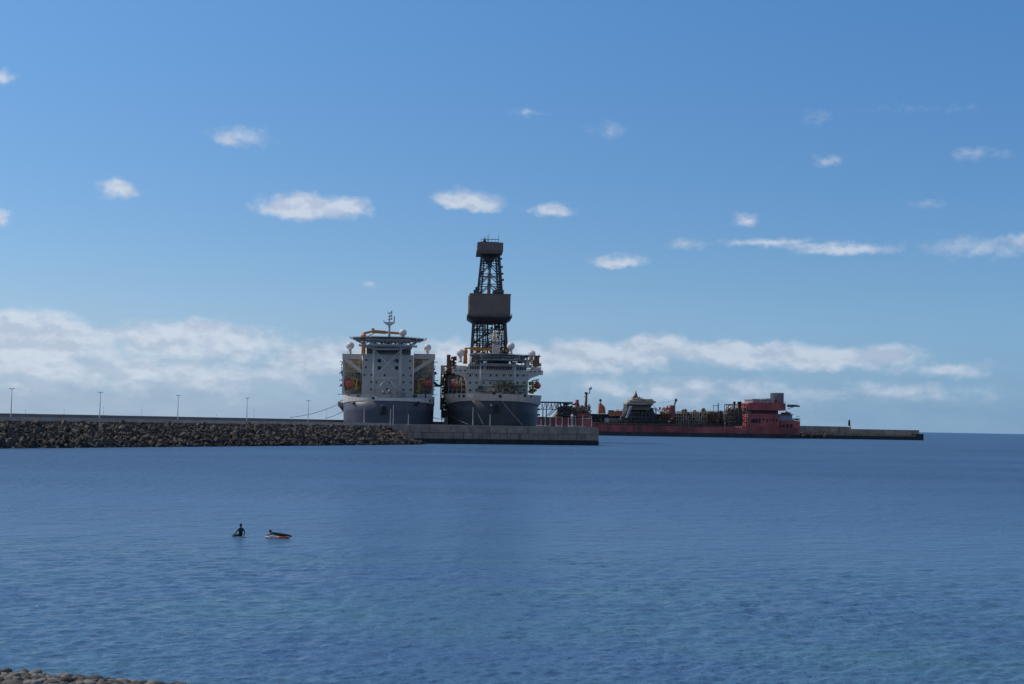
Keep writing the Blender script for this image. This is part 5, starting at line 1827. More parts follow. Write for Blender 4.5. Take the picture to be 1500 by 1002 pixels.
    b.yprism([(X(947), Zf(950, 592)), (X(956), Zf(955, 592)), (X(962.5), Zf(960, 589.5)), (X(962), Zf(960, 588)), (X(958.5), Zf(955, 587)), (X(957), Zf(955, 584.5)), (X(947), Zf(950, 584.5))], 4, 16)
    b.build('overhang_deck', M_TAN, tur)
    MB().box(X(945.5), 3.6, Zf(950, 587.2), X(957.5), 3.9, Zf(950, 585.8)).build('yellow_rail', M_YELLOW, tur)
    b = MB()
    b.yprism([(X(948), Zf(950, 597)), (X(954), Zf(950, 597)), (X(959.5), Zf(958, 591.5)), (X(948), Zf(950, 592.2))], 6, 18)
    clutter(b, rnd, X(921), 3, Zf(940, 597), X(952), 8, Zf(940, 592.5), 34, .8, 2.4)
    b.build('support', M_DARK, tur)
    b = MB()
    b.beam(f.sp(917, 612, 1), f.sp(923.5, 595, 1), 1.1).beam(f.sp(919, 612, 1), f.sp(925.5, 595, 1), .5)
    for k in range(9):
        b.tube(f.sp(917 + k * .72, 612 - k * 1.9, 1), f.sp(919.2 + k * .72, 612 - k * 1.9, 1), .2, n=4)
    b.build('stair', M_PALEGREY, tur)
    b = MB()
    b.beam(f.sp(955, 598, 4), f.sp(966, 603, 4), .5).beam(f.sp(957, 594.5, 4), f.sp(964, 600.5, 4), .4)
    b.build('strut', M_DARK, tur)
    b = MB()
    clutter(b, rnd, X(966), 4, Zf(970, 607), X(984), 10, Zf(975, 597), 55, .9, 2.8, .35)
    b.build('red_pipework', M_ORANGERED, S, kind='stuff')
    # power module with two stacks
    b = MB()
    nx = 5
    xx = [X(1065) + (X(1094) - X(1065)) * k / nx for k in range(nx + 1)]
    frame_rack(b, xx, [1.5, 9], [hd, Zf(1080, 618), Zf(1080, 611), Zf(1080, 604), Zf(1080, 598), Zf(1080, 592.5)], .38, rnd)
    pm = b.build('power_module', M_BRONZE, S)
    b = MB().box(X(1068), 4, hd + 1, X(1089), 14, Zf(1080, 599.5))
    clutter(b, rnd, X(1066), 2, hd, X(1093), 5, Zf(1080, 599), 60, .9, 2.8, .4)
    b.build('housing', M_DARK, pm)
    b = MB()
    for px, top, r_ in ((1078.2, 589.5, 1.1), (1085.7, 589.5, 1.8)):
        x, z = X(px), Zf(px, top)
        b.lathe((x, 6, Zf(px, 600)), [(r_, 0), (r_, z - Zf(px, 600) - 1.2), (r_ * 1.25, z - Zf(px, 600) - 1), (r_ * 1.1, z - Zf(px, 600) + 1)], 10)
    b.build('exhaust_stack', M_BLACK, pm)
    MB().box(X(1065.5), 3, Zf(1070, 593.8), X(1073.5), 8, Zf(1070, 592)).build('roof_panel', M_REDCAB, pm)
    # accommodation at the stern
    zA, zB = hd - .5, Zf(1120, 606)
    h0, h1 = X(1098.5), X(1142)
    hs = MB().box(h0, 1, zA, h1, 36, zB).build('accommodation_house', M_REDCAB, S)
    MB().box(h0 + 1.5, 3, zB, h1 - .5, 34, Zf(1120, 601)).build('window_band', M_BLACK, hs)
    b = MB()
    for k in range(14):
        x = h0 + 2 + (h1 - h0 - 4) * k / 13
        b.box(x - .18, 2.7, zB, x + .18, 2.98, Zf(1120, 601))
    b.build('mullion', M_REDCAB, hs)
    b = MB().box(X(1096.3), -.5, Zf(1120, 600.98), X(1150.5), 37, Zf(1120, 590.3))
    br = b.build('bridge', M_REDCAB, S)
    b = MB()
    for k in range(1, 7):
        x = X(1096.3) + (X(1150.5) - X(1096.3)) * k / 7
        b.box(x - .08, -.57, Zf(1120, 600.8), x + .08, -.51, Zf(1120, 590.5))
    rail(b, [(X(1096.6), -.3, Zf(1120, 590.3)), (X(1150), -.3, Zf(1120, 590.3))], h=1.6, r=.12, step=2.6)
    b.box(X(1094.6), 1, Zf(1096, 601), X(1096.25), 34, Zf(1096, 592))
    b.build('bridge_trim', M_REDCAB, br)
    for i, (p0, p1, t0, t1) in enumerate(((1101, 1110.5, 613.5, 619), (1112, 1114.5, 613, 620), (1117.5, 1120, 613, 616), (1123, 1125, 613, 619), (1127.5, 1129, 613, 617), (1132, 1134, 613, 617.5), (1137, 1138.8, 613, 618.5))):
        MB().box(X(p0), .86, Zf(p0, t1), X(p1), .99, Zf(p0, t0)).build('opening', M_BLACK, hs)
    b = MB()
    for px in (1117, 1121.5, 1126, 1130.5, 1135.5, 1140):
        b.box(X(px) - .2, .8, hd, X(px) + .2, .99, Zf(px, 612.5))
    b.build('pilaster', M_REDCAB, hs)
    b = MB()
    b.box(X(1104), 4, Zf(1120, 590.2), X(1136), 30, Zf(1120, 586))
    b.box(X(1103), 3.4, Zf(1120, 586), X(1124), 31, Zf(1120, 584.5))
    b.box(X(1124), 3.4, Zf(1120, 586), X(1137), 31, Zf(1120, 583.4))
    clutter(b, rnd, X(1104), 0, Zf(1120, 590.2), X(1134), 4, Zf(1120, 587), 20, .7, 1.8)
    b.build('top_house', M_GREY, S)
    zf0 = Zf(1145, 594)
    xF = (X(1135) + X(1154.3)) / 2
    rF = (X(1154.3) - X(1135)) / 2
    b = MB().lathe((xF, 14, zf0), [(rF, 0), (rF, Zf(1145, 576.2) - zf0), (rF * 1.03, Zf(1145, 576) - zf0), (rF * 1.03, Zf(1145, 575.2) - zf0), (rF * .9, Zf(1145, 575.1) - zf0)], 26)
    fn = b.build('funnel', M_FUNNEL, S)
    # aft works
    b = MB().box(X(1142.3), 2, hd - 1, X(1173), 34, Zf(1150, 616.5))
    af = b.build('aft_house', M_REDCAB, S)
    for p0, p1, t0, t1 in ((1142.8, 1145.5, 622, 626), (1147, 1150.5, 622, 626.5), (1152.5, 1156.3, 621.5, 627.5), (1158, 1162, 621, 627.5), (1143, 1145, 617.5, 620)):
        MB().box(X(p0), 1.86, Zf(p0, t1), X(p1), 1.99, Zf(p0, t0)).build('opening', M_BLACK, af)
    b = MB().box(X(1143.5), 4, Zf(1150, 616.4), X(1162.5), 30, Zf(1150, 608))
    b.build('grey_house', M_FUNNEL, S)
    b = MB().box(X(1142.5), 3, Zf(1150, 608), X(1163.5), 31, Zf(1150, 606.6))
    clutter(b, rnd, X(1149), 4, Zf(1150, 606.5), X(1162), 12, Zf(1150, 604), 24, .6, 2.0)
    b.box(X(1150), 5, Zf(1150, 606.6), X(1158), 12, Zf(1150, 604.2))
    b.build('aft_deck', M_BRONZE, S)
    b = MB()
    b._bm(f.sp(1153.5, 594.5, 6), f.sp(1163, 594.8, 6), 2.6, 2.2)
    b._bm(f.sp(1163, 594.5, 6), f.sp(1171, 595.2, 6), 1.8, 1.6)
    b.tube(f.sp(1154, 599, 6), f.sp(1163, 595.8, 6), .3)
    lattice(b, f.sp(1154, 593.6, 6), f.sp(1168, 593.8, 6), .9, 7, .2, .14)
    b.build('stern_crane', M_DARK, S)
    b = MB()
    clutter(b, rnd, X(1163), 3, Zf(1168, 622), X(1174), 14, Zf(1168, 614), 40, .8, 2.4, .3)
    b.box(X(1166), 4, Zf(1168, 614.5), X(1174.5), 12, Zf(1168, 613))
    b.tube(f.sp(1166, 614, 6), f.sp(1168, 609.5, 6), .2).tube(f.sp(1168, 609.5, 6), f.sp(1171.5, 610.5, 6), .18)
    b.build('stern_gear', M_BRONZE, S)
    # forecastle at the left: pipe rack tower, trestle bridge, radar mast
    b = MB()
    b.yprism([(X(814), zf), (X(850), zf), (X(850), Zf(850, 600)), (X(838), Zf(838, 596)), (X(824), Zf(824, 597)), (X(820), Zf(820, 604))], 8, 24)
    b.yprism([(X(838), zf), (X(866), zf), (X(865), Zf(860, 605)), (X(862), Zf(860, 600)), (X(854), Zf(850, 598.5)), (X(848), Zf(848, 596.5)), (X(840), Zf(838, 599))], 6, 20)
    fo = b.build('forecastle_house', M_BRONZE, S)
    b = MB()
    clutter(b, rnd, X(816), 2, zf, X(866), 8, Zf(840, 595.5), 340, .9, 2.6, .45)
    b.build('forecastle_pipework', M_OLIVE, S, kind='stuff')
    b = MB()
    clutter(b, rnd, X(817), 1, zf + 1, X(838), 4, Zf(826, 590.5), 90, .9, 3.0, .4)
    b.build('forecastle_machinery', M_DARK, S, kind='stuff')
    b = MB().box(X(846), 3, Zf(850, 610.5), X(866), 14, Zf(850, 606))
    clutter(b, rnd, X(842), 2.5, Zf(850, 600), X(864), 8, Zf(850, 594), 34, .8, 2.4, .3)
    b.build('red_platform', M_REDCAB, S)
    b = MB().box(X(845), 4, Zf(848, 593), X(848.5), 10, Zf(848, 585.5))
    b.box(X(843), 5, Zf(848, 594), X(849.5), 12, Zf(848, 590))
    b.build('winch_cab', M_REDCAB, S)
    b = MB()
    zt0, zt1 = Zf(800, 590.3, -2), Zf(800, 588.2, -2)
    b.box(X(791), -3, zt0, X(838), 3, zt1)
    zl = Zf(800, 599.3, -2)
    b.box(X(791), -3, zl - .4, X(825), 3, zl + .2)
    n_ = 14
    for k in range(n_):
        x0 = X(793) + (X(825) - X(793)) * k / n_
        x1 = X(793) + (X(825) - X(793)) * (k + 1) / n_
        b.tube((x0, -2.6, zl if k % 2 else zt0), (x1, -2.6, zt0 if k % 2 else zl), .3, n=4)
        if k % 3 == 0:
            b.tube((x0, -2.6, zl), (x0, -2.6, zt0), .4, n=4)
    for px in (794.5, 799.5):
        b.tube((X(px), -2.6, zf), (X(px), -2.6, zl), .55, n=6)
    b.tube(f.sp(801, 609, -2), f.sp(810, 600, -2), .4, n=5).tube(f.sp(804, 609, -2), f.sp(814, 600, -2), .4, n=5)
    b.build('trestle_bridge', M_DARK, S)
    b = MB()
    b.tube(f.sp(857.8, 600, 4), f.sp(859.2, 576, 4), 1.4, 1.0, n=8)
    b.box(X(857), 2.6, Zf(858, 577), X(861), 5.4, Zf(858, 574.3))
    b.beam(f.sp(860, 577, 4), f.sp(864.5, 576.3, 4), .5)
    b.beam(f.sp(855.2, 580.5, 4), f.sp(858, 581.5, 4), .5)
    ms = b.build('radar_mast', M_BRONZE, S)
    q = f.sp(864.3, 568.7, 4)
    b = MB().ball((q.x, 4, q.z), 1.95, 14, 9).tube((q.x - .6, 4, q.z - 1.5), (q.x - .6, 4, q.z - 5), .9, .4, n=8)
    b.build('radome', M_DOME, ms)
    return f, S


RF, RED = build_red_ship()


# ------------------------------------------------------------------ lamp posts
def make_lamp(height, r, arm, name='lamp_post'):
    t = thing(name, '', 'lamp post', (0, 0, 0))
    MB().lathe((0, 0, 0), [(r * 2.1, 0), (r * 2.1, .25), (r * 1.5, .4), (r * 1.25, 1.0), (r * .75, height)], 8).build('pole', M_POST, t)
    b = MB()
    if arm:
        for s in (-1, 1):
            b.tube((0, 0, height - .1), (s * arm, 0, height + .05), r * .5, n=5)
            b.box(s * arm - .3, -.14, height - .02, s * arm + .3, .14, height + .16)
        b.build('lamp_head', M_POST, t)
    else:
        b.lathe((0, 0, height), [(r, 0), (r * 1.4, .1), (r * 1.4, .35), (r * .5, .5)], 8)
        b.build('cap', M_POST, t)
    return t


def on_bank(px, inland, z=DECK):
    """point on the road behind the rock crest in the direction of a measured column"""
    p0 = T0 + BIN * inland
    d = ray(px, 600)
    k = (p0.x * d.y - p0.y * d.x) / (BD.y * d.x - BD.x * d.y)
    q = p0 + BD * k
    return Vector((q.x, q.y, z))


tall = make_lamp(8.6, .12, .45)
order = ['nearest and tallest lamp post standing on the rock bank, at the left edge', 'second tall lamp post from the left on the rock bank road',
         'middle one of the five tall lamp posts on the rock bank road', 'fourth tall lamp post from the left on the rock bank road',
         'last tall lamp post on the rock bank, crossed by a mooring rope']
for i, px in enumerate((16.3, 146.3, 260.6, 361.8, 451.5)):
    o = tall if i == 0 else copy_tree(tall)
    o.location = on_bank(px, 16.5)
    o.rotation_euler.z = rad(24)
    o['label'], o['group'] = order[i], 'tall lamp posts along the rock bank'

# thin short posts farther back, along the parapet
short = make_lamp(7.0, .075, 0, 'signal_post')
lab = ['thin short post on the parapet, just right of the nearest tall lamp post', 'thin short post on the parapet, midway between the two leftmost tall lamp posts',
       'thin short post touching the right side of the second tall lamp post', 'thin short post on the parapet, left of the middle tall lamp post',
       'thin short post on the parapet, between the third and fourth tall lamp posts', 'thin short post just right of the fourth tall lamp post',
       'thin short post on the parapet, nearest to the left drillship']
pdir = (PB - PA).normalized()
for i, (px, py) in enumerate(((34.6, 600), (91.5, 600), (149.5, 596.5), (205.5, 600), (315.3, 607), (370.3, 600.5), (477.3, 600))):
    d = ray(px, 605)
    k = (PA.x * d.y - PA.y * d.x) / (pdir.y * d.x - pdir.x * d.y)
    q = PA + pdir * k + Vector((.3, .8, 0))
    o = short if i == 0 else copy_tree(short)
    top = at(px, py, q.y).z
    o.location = (q.x, q.y, top - 7.4)
    o['label'], o['group'], o['category'] = lab[i], 'thin posts along the parapet', 'post'

# posts before the drillships, on the quay
lab = [('tall', 533.6, 589.5, 'pale post before the left drillship, left of its anchor bolster'), ('tall', 572.3, 590, 'left one of the close pair of pale posts before the left drillship'),
       ('tall', 576.4, 581, 'taller right one of the close pair of pale posts before the left drillship'), ('tall', 598.6, 601, 'short pale post before the right half of the left drillship'),
       ('tall', 692.6, 585.5, 'tall thin pale post before the left half of the derrick ship'), ('tall', 717.8, 601, 'short stout pale post before the middle of the derrick ship')]
pp = make_lamp(1.0, .095, 0, 'quay_post')
for i, (_, px, py, l) in enumerate(lab):
    if px < 620:
        q = on_bank(px, 19)
    else:
        d = ray(px, 622)
        k = ((CAM - QF.o).dot(QF.ey) - 12) / -d.dot(QF.ey)
        w = CAM + d * k
        q = Vector((w.x, w.y, QT))
    top = at(px, py, q.y).z
    o = pp if i == 0 else copy_tree(pp)
    o.location = q
    for c in o.children:
        c.scale = (1, 1, (top - q.z) / 1.5) if c.name.startswith('pole') else (1, 1, 1)
        if c.name.startswith('cap'):
            c.location.z = (top - q.z) / 1.5 - 1.0
    o['label'], o['group'], o['category'] = l, 'pale posts before the drillships', 'post'

# white frame posts at the quay head
pxs = [792.5, 798.6, 806.0, 814.4, 823.4, 832.5, 843.0, 853.6, 866.6]
tops = [612, 605, 608, 604, 606, 607, 605, 602, 604]
names = ['first', 'second', 'third', 'fourth', 'fifth', 'sixth', 'seventh', 'eighth']
hp = None
for i, (px, py) in enumerate(zip(pxs, tops)):
    d = ray(px, 622)
    k = ((CAM - QF.o).dot(QF.ey) - 3.0) / -d.dot(QF.ey)
    w = CAM + d * k
    if hp is None:
        hp = make_lamp(1.0, .08, 0, 'white_post')
    o = hp if i == 0 else copy_tree(hp)
    o.location = (w.x, w.y, QT)
    top = at(px, py, w.y).z
    for c in o.children:
        if c.name.startswith('pole'):
            c.scale = (1, 1, (top - QT) / 1.5)
        else:
            c.location.z = (top - QT) / 1.5 - 1.0
    o['label'] = ('white post at the very end of the quay head' if i == 8 else 'white post in the row on the quay head, %s from the derrick ship' % names[i])
    o['group'], o['category'] = 'white posts on the quay head', 'post'
d = ray(838, 622)
k = ((CAM - QF.o).dot(QF.ey) - 3.5) / -d.dot(QF.ey)
w = CAM + d * k
bl = thing('navigation_light', 'white pillar light with a round lantern among the posts on the quay head', 'light', (w.x, w.y, QT))
hh = at(838, 609, w.y).z - QT
MB().lathe((0, 0, 0), [(.5, 0), (.42, hh - 1.2), (.8, hh - 1.1), (.8, hh - .9)], 10).build('pillar', M_POST, bl)
MB().ball((0, 0, hh), .62, 10, 7).build('lantern', M_DOME, bl)
# low rail bar joining the first posts
b = MB()
for a_, c_ in ((786, 806), (815, 824), (833, 858)):
    pts = []
    for px in (a_, c_):
        d = ray(px, 622)
        k = ((CAM - QF.o).dot(QF.ey) - 2.4) / -d.dot(QF.ey)
        w = CAM + d * k
        pts.append(Vector((w.x, w.y, QT + .35)))
    b.tube(pts[0], pts[1], .16, n=5)
    for t in (0, .5, 1):
        q = pts[0].lerp(pts[1], t)
        b.tube((q.x, q.y, QT), q, .12, n=4)
o = b.build('guard_rail', M_POST)
o['label'], o['category'] = 'low pale guard rail along the edge of the quay head', 'railing'


# ------------------------------------------------------------------ ropes and hose
def hang(name, label, cat, p, q, sag, r, m, group=None, n=14):
    b = MB()
    p, q = Vector(p), Vector(q)
    pts = []
    for i in range(n + 1):
        t = i / n
        c = p.lerp(q, t)
        c.z -= sag * 4 * t * (1 - t)
        pts.append(c - p)
    b.path(pts, r, 6)
    o = b.build(name, m)
    o.location = p
    o['label'], o['category'] = label, cat
    if group:
        o['group'] = group


g_ = 'mooring ropes of the drillships'
hang('mooring_rope', 'upper dark mooring rope from the left drillship down to the parapet', 'rope', SF1.world(SF1.sp(499, 590.5, 24)), at(424, 611.5, 640), 1.2, .13, M_ROPE, g_)
hang('mooring_rope', 'lower dark mooring rope from the left drillship down to the parapet', 'rope', SF1.world(SF1.sp(503.5, 601.8, 24)), at(476, 612.8, 660), .5, .13, M_ROPE, g_)


def quay_pt(px, back=9.0):
    d = ray(px, 622)
    k = ((CAM - QF.o).dot(QF.ey) - back) / -d.dot(QF.ey)
    w = CAM + d * k
    return Vector((w.x, w.y, QT + .4))


hang('mooring_rope', 'pale rope slanting from the left flank of the derrick ship to the quay', 'rope', SF2.world(SF2.sp(655, 606.5, 21)), quay_pt(686), .3, .08, M_PALEROPE, g_)
hang('mooring_rope', 'pale rope dropping steeply down the left bow of the derrick ship', 'rope', SF2.world(SF2.sp(697, 599, 2.6)), quay_pt(708), .1, .07, M_PALEROPE, g_)
hang('mooring_rope', 'dark rope slanting down the right bow of the derrick ship', 'rope', SF2.world(SF2.sp(733, 585, -1.0)), quay_pt(766), .3, .07, M_ROPE, g_)
hang('mooring_rope', 'thin dark rope drooping low between the two drillships', 'rope', SF1.world(SF1.sp(634.8, 611.5, 24)), SF2.world(SF2.sp(652, 611.5, 30)), .7, .14, M_ROPE, g_)
hang('fender_hose', 'green sagging hose slung between the two drillships', 'hose', SF1.world(SF1.sp(636.5, 560.5, 27)), SF2.world(SF2.sp(649, 562.5, 56)), 1.2, .62, M_GREENHOSE)


# ------------------------------------------------------------------ people
def skin_body(name, joints, links, m, parent=None, subdiv=1, root=0):
    """one continuous body grown round a skeleton of joints (name: (x, y, z, radius))"""
    keys = list(joints)
    me = bpy.data.meshes.new(name)
    me.from_pydata([joints[k][:3] for k in keys], [(keys.index(a), keys.index(b)) for a, b in links], [])
    me.materials.append(m)
    o = link(name, me, parent)
    md = o.modifiers.new('skin', 'SKIN')
    md.use_smooth_shade = True
    for i, k in enumerate(keys):
        r = joints[k][3]
        r = r if isinstance(r, tuple) else (r, r)
        me.skin_vertices[0].data[i].radius = r
        me.skin_vertices[0].data[i].use_root = (i == root)
    sd = o.modifiers.new('sub', 'SUBSURF')
    sd.levels = sd.render_levels = subdiv
    dg = bpy.context.evaluated_depsgraph_get()
    ev = o.evaluated_get(dg)
    m2 = bpy.data.meshes.new_from_object(ev)
    o.modifiers.clear()
    o.data = m2
    if not m2.materials:
        m2.materials.append(m)
    return o


def fingers(J, L, hand, tip_dir, side, down, tag):
    """five short fingers from a hand joint, unequal and slightly bent; thumb off the side"""
    h = Vector(J[hand][:3])
    t, s_, d_ = Vector(tip_dir).normalized(), Vector(side).normalized(), Vector(down).normalized()
    palm = h + t * .05
    J[tag + 'palm'] = (*palm, .030)
    L.append((hand, tag + 'palm'))
    for i, ln in enumerate((.062, .072, .066, .050)):
        k0 = palm + s_ * (-.027 + .018 * i) + t * .022
        k1 = k0 + t * ln * .55 + d_ * .006
        k2 = k1 + t * ln * .42 + d_ * .018
        for j, (q, r) in enumerate(((k0, .0095), (k1, .0085), (k2, .0075))):
            J['%sf%d%d' % (tag, i, j)] = (*q, r)
        L += [(tag + 'palm', '%sf%d0' % (tag, i)), ('%sf%d0' % (tag, i), '%sf%d1' % (tag, i)), ('%sf%d1' % (tag, i), '%sf%d2' % (tag, i))]
    q0 = h + s_ * -.032 + t * .018
    q1 = q0 + s_ * -.022 + t * .03 + d_ * .01
    J[tag + 't0'], J[tag + 't1'] = (*q0, .011), (*q1, .009)
    L += [(hand, tag + 't0'), (tag + 't0', tag + 't1')]


def face(head, c, fwd, up, r):
    """nose, ears, eyes and mouth set on a head"""
    c, f_, u = Vector(c), Vector(fwd).normalized(), Vector(up).normalized()
    s_ = f_.cross(u)
    b = MB()
    n0 = c + f_ * r * .86
    b.add([n0 + u * r * .28, n0 + f_ * r * .26 - u * r * .12, n0 + s_ * r * .17 - u * r * .2, n0 - s_ * r * .17 - u * r * .2], [(0, 3, 1), (0, 1, 2), (1, 3, 2), (0, 2, 3)], True)
    b.build('nose', M_SKIN, head)
    for k in (-1, 1):
        e = MB()
        e.ball(c + s_ * k * r * .86, r * .2, 8, 6, 1.5)
        e.build('ear', M_SKIN, head)
        e = MB().ball(c + f_ * r * .86 + s_ * k * r * .34 + u * r * .1, r * .09, 6, 5)
        e.build('eye', M_BLACK, head)
    b = MB()
    a = c + f_ * r * .9 - u * r * .46
    b._bm(a - s_ * r * .24, a + s_ * r * .24, .012, .012)
    b.build('mouth', M_LIFE, head)


def build_surfer():
    base = water_at(352.5, 786.5)
    h = rad(52)                       # looks away and to the left
    t = thing('person', 'person in a black wetsuit sitting upright astride a low dark board, seen from behind', 'person', base, h)
    # local axes: -? forward = +y turned left by h ; right = +x
    J, L = {}, []
    seat = .06
    J['pelvis'] = (0, 0, seat + .10, (.165, .125))
    J['waist'] = (0, .015, seat + .27, (.140, .105))
    J['chest'] = (0, .0, seat + .45, (.178, .120))
    J['should'] = (0, -.005, seat + .555, (.105, .085))
    J['neck'] = (0, .01, seat + .64, .056)
    J['chin'] = (0, .03, seat + .70, (.072, .080))
    J['head'] = (0, .03, seat + .785, (.083, .098))
    J['crown'] = (0, .018, seat + .865, (.055, .068))
    L += [('pelvis', 'waist'), ('waist', 'chest'), ('chest', 'should'), ('should', 'neck'), ('neck', 'chin'), ('chin', 'head'), ('head', 'crown')]
    for k, n in ((-1, 'l'), (1, 'r')):
        J[n + 'sh'] = (k * .185, -.005, seat + .535, .070)
        if k < 0:                       # left hand braced on the knee
            J[n + 'el'] = (-.30, .13, seat + .30, .047)
            J[n + 'wr'] = (-.27, .36, seat + .13, .034)
            J[n + 'ha'] = (-.26, .42, seat + .12, (.042, .022))
        else:                           # right hand propped on the board behind the hip
            J[n + 'el'] = (.315, -.06, seat + .29, .047)
            J[n + 'wr'] = (.285, -.06, seat + .075, .034)
            J[n + 'ha'] = (.28, -.03, seat + .02, (.042, .022))
        L += [('chest', n + 'sh'), (n + 'sh', n + 'el'), (n + 'el', n + 'wr'), (n + 'wr', n + 'ha')]
        J[n + 'hip'] = (k * .12, .06, seat + .08, .098)
        J[n + 'kn'] = (k * .30, .46, seat + .05, .068)
        J[n + 'an'] = (k * .34, .44, seat - .36, .042)
        J[n + 'to'] = (k * .36, .58, seat - .42, .034)
        L += [('pelvis', n + 'hip'), (n + 'hip', n + 'kn'), (n + 'kn', n + 'an'), (n + 'an', n + 'to')]
    fingers(J, L, 'lha', (0.1, 1, -.15), (1, 0, 0), (0, 0, -1), 'l')
    fingers(J, L, 'rha', (0.15, 1, -.25), (-1, 0, 0), (0, 0, -1), 'r')
    body = skin_body('body', J, L, M_SUIT, t)
    hd = MB().ball((0, .035, seat + .785), .086, 12, 9, 1.22).build('head', M_SKIN, t)
    face(hd, (0, .035, seat + .775), (0, 1, 0), (0, 0, 1), .088)
    b = MB().ball((0, .012, seat + .815), .103, 12, 9, 1.1)
    b.v = [(x, y, z) for x, y, z in b.v]
    b.build('hair', M_HAIR, t)
    # the board under the rider
    bd = thing('surfboard', 'low dark surfboard awash under the sitting person', 'surfboard', base, h)
    d_ = deck(bd, 1.5, .54, .07, [('deck', M_BOARDD)], lift=-.005)
    d_.location.y = .24
    MB().add([(-.008, -.22, -.03), (.008, -.22, -.03), (.008, -.38, -.03), (-.008, -.38, -.03), (-.006, -.34, -.2), (.006, -.34, -.2), (.006, -.42, -.2), (-.006, -.42, -.2)],
             [(0, 1, 2, 3), (7, 6, 5, 4), (0, 4, 5, 1), (1, 5, 6, 2), (2, 6, 7, 3), (3, 7, 4, 0)]).build('fin', M_BOARDD, bd)


def deck(parent, length, width, thick, parts, lift=0.0, blunt=.55):
    """board outline lofted along y with rounded rails and lifted nose"""
    n, m = 17, 10
    b = MB()
    vs = []
    for i in range(n):
        t = -1 + 2 * i / (n - 1)
        w = width / 2 * max(.04, (1 - abs(t) ** 3.2) ** blunt)
        th = thick / 2 * max(.25, (1 - abs(t) ** 4))
        z = lift + .10 * max(0, t) ** 3 * length * .35
        for k in range(m):
            a = 2 * PI * k / m
            c, s_ = math.cos(a), math.sin(a)
            vs.append((w * math.copysign(abs(c) ** .6, c), t * length / 2, z + th * math.copysign(abs(s_) ** .8, s_)))
    fs = [(i * m + k, i * m + (k + 1) % m, (i + 1) * m + (k + 1) % m, (i + 1) * m + k) for i in range(n - 1) for k in range(m)]
    fs += [tuple(reversed(range(m))), tuple((n - 1) * m + k for k in range(m))]
    b.add(vs, fs, True)
    return b.build(parts[0][0], parts[0][1], parent)


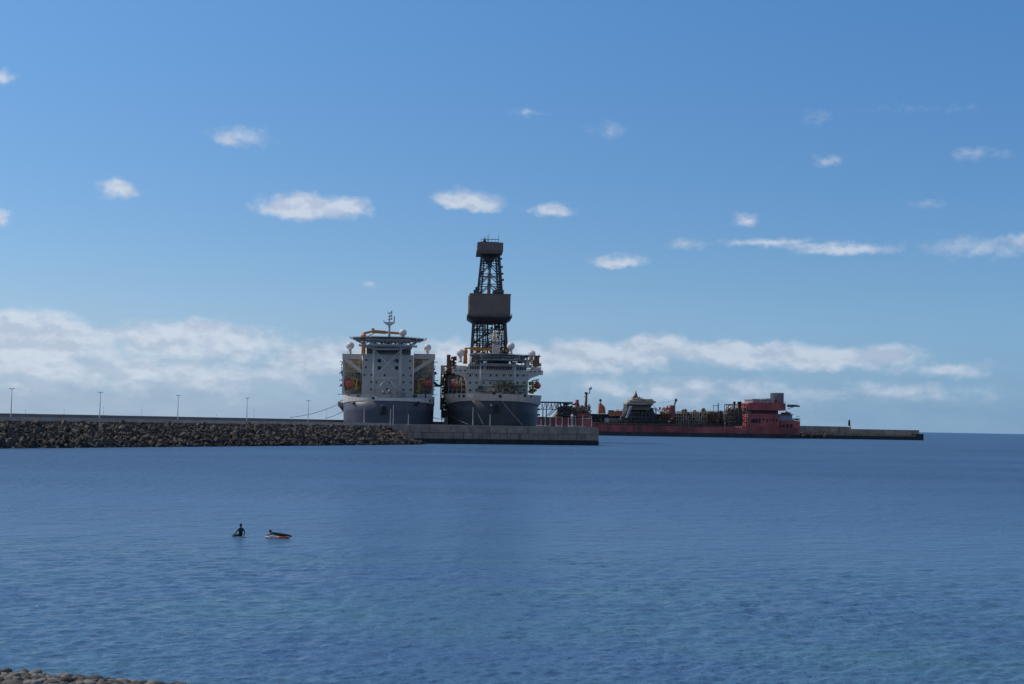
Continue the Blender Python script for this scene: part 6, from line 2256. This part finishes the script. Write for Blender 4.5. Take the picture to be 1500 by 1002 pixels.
def build_floater():
    base = water_at(406, 788.6)
    h = rad(84)                        # the nose points left in the picture
    bd = thing('inflatable_board', 'thick white and orange inflatable board with an upturned nose, floating on the sea', 'board', base, h)
    d = deck(bd, 1.82, .74, .24, [('deck', M_BOARDW)], lift=.06, blunt=.4)
    # orange tail half: a fitted sleeve
    b = MB()
    n, m = 9, 12
    vs = []
    for i in range(n):
        t = -.99 + .74 * i / (n - 1)
        w = .74 / 2 * max(.05, (1 - abs(t) ** 3.2) ** .4) + .008
        th = .12 * max(.25, (1 - abs(t) ** 4)) + .008
        for k in range(m):
            a = 2 * PI * k / m
            c, s_ = math.cos(a), math.sin(a)
            vs.append((w * math.copysign(abs(c) ** .6, c), t * .91, .06 + th * math.copysign(abs(s_) ** .8, s_)))
    b.add(vs, [(i * m + k, i * m + (k + 1) % m, (i + 1) * m + (k + 1) % m, (i + 1) * m + k) for i in range(n - 1) for k in range(m)] + [tuple(reversed(range(m)))], True)
    b.build('tail_panel', M_BOARDO, bd)
    b = MB()
    for s_ in (-1, 1):
        b.path([(s_ * .375, -.5 + .13 * i, .115) for i in range(8)], .012, 5)
    b.build('grab_line', M_DARK, bd)
    b = MB()      # dark band under the rail at the nose
    vs = []
    for i in range(11):
        t = -.25 + 1.22 * i / 10
        w = .74 / 2 * max(.05, (1 - abs(t) ** 3.2) ** .4) + .012
        z = .06 + .10 * max(0, t) ** 3 * 1.82 * .35
        for s_ in (-1, 1):
            for dz in (-.10, -.045):
                vs.append((s_ * w, t * .91, z + dz * (1 - .4 * max(0, t))))
    fs = []
    for i in range(10):
        a = i * 4
        fs += [(a, a + 4, a + 5, a + 1), (a + 2, a + 3, a + 7, a + 6)]
    b.add(vs, fs)
    b.build('rail_band', M_BOARDD, bd)
    # the person lying on it, head to the nose, looking ahead
    t = thing('person', 'person in a black wetsuit lying prone on the white and orange board, head raised', 'person', base, h)
    z = .19
    J, L = {}, []
    J['pelvis'] = (0, -.22, z + .11, (.175, .13))
    J['waist'] = (0, 0, z + .11, (.155, .12))
    J['chest'] = (0, .26, z + .15, (.185, .135))
    J['should'] = (0, .38, z + .20, (.10, .085))
    J['neck'] = (0, .46, z + .235, .055)
    J['chin'] = (0, .51, z + .25, (.072, .072))
    J['head'] = (0, .545, z + .30, (.082, .095))
    J['crown'] = (0, .545, z + .37, (.055, .065))
    L += [('pelvis', 'waist'), ('waist', 'chest'), ('chest', 'should'), ('should', 'neck'), ('neck', 'chin'), ('chin', 'head'), ('head', 'crown')]
    for k, n in ((-1, 'l'), (1, 'r')):
        J[n + 'sh'] = (k * .18, .36, z + .18, .068)
        J[n + 'el'] = (k * .31, .50, z + .06, .046)
        J[n + 'wr'] = (k * .20, .68, z + .05, .034)
        J[n + 'ha'] = (k * .15, .73, z + .05, (.042, .022))
        L += [('chest', n + 'sh'), (n + 'sh', n + 'el'), (n + 'el', n + 'wr'), (n + 'wr', n + 'ha')]
        J[n + 'hip'] = (k * .10, -.30, z + .09, .115)
        J[n + 'kn'] = (k * .13, -.62, z + .07, .08)
        J[n + 'an'] = (k * .14, -.95, z + .01, .043)
        J[n + 'to'] = (k * .15, -1.05, z - .06, .034)
        L += [('pelvis', n + 'hip'), (n + 'hip', n + 'kn'), (n + 'kn', n + 'an'), (n + 'an', n + 'to')]
    fingers(J, L, 'lha', (.5, .8, -.1), (1, -.4, 0), (0, 0, -1), 'l')
    fingers(J, L, 'rha', (-.5, .8, -.1), (-1, -.4, 0), (0, 0, -1), 'r')
    skin_body('body', J, L, M_SUIT, t)
    hd = MB().ball((0, .555, z + .30), .084, 12, 9, 1.2).build('head', M_SKIN, t)
    face(hd, (0, .555, z + .29), (0, 1, .1), (0, -.1, 1), .088)
    MB().ball((0, .532, z + .33), .10, 12, 9, 1.05).build('hair', M_HAIR, t)


build_surfer()
build_floater()
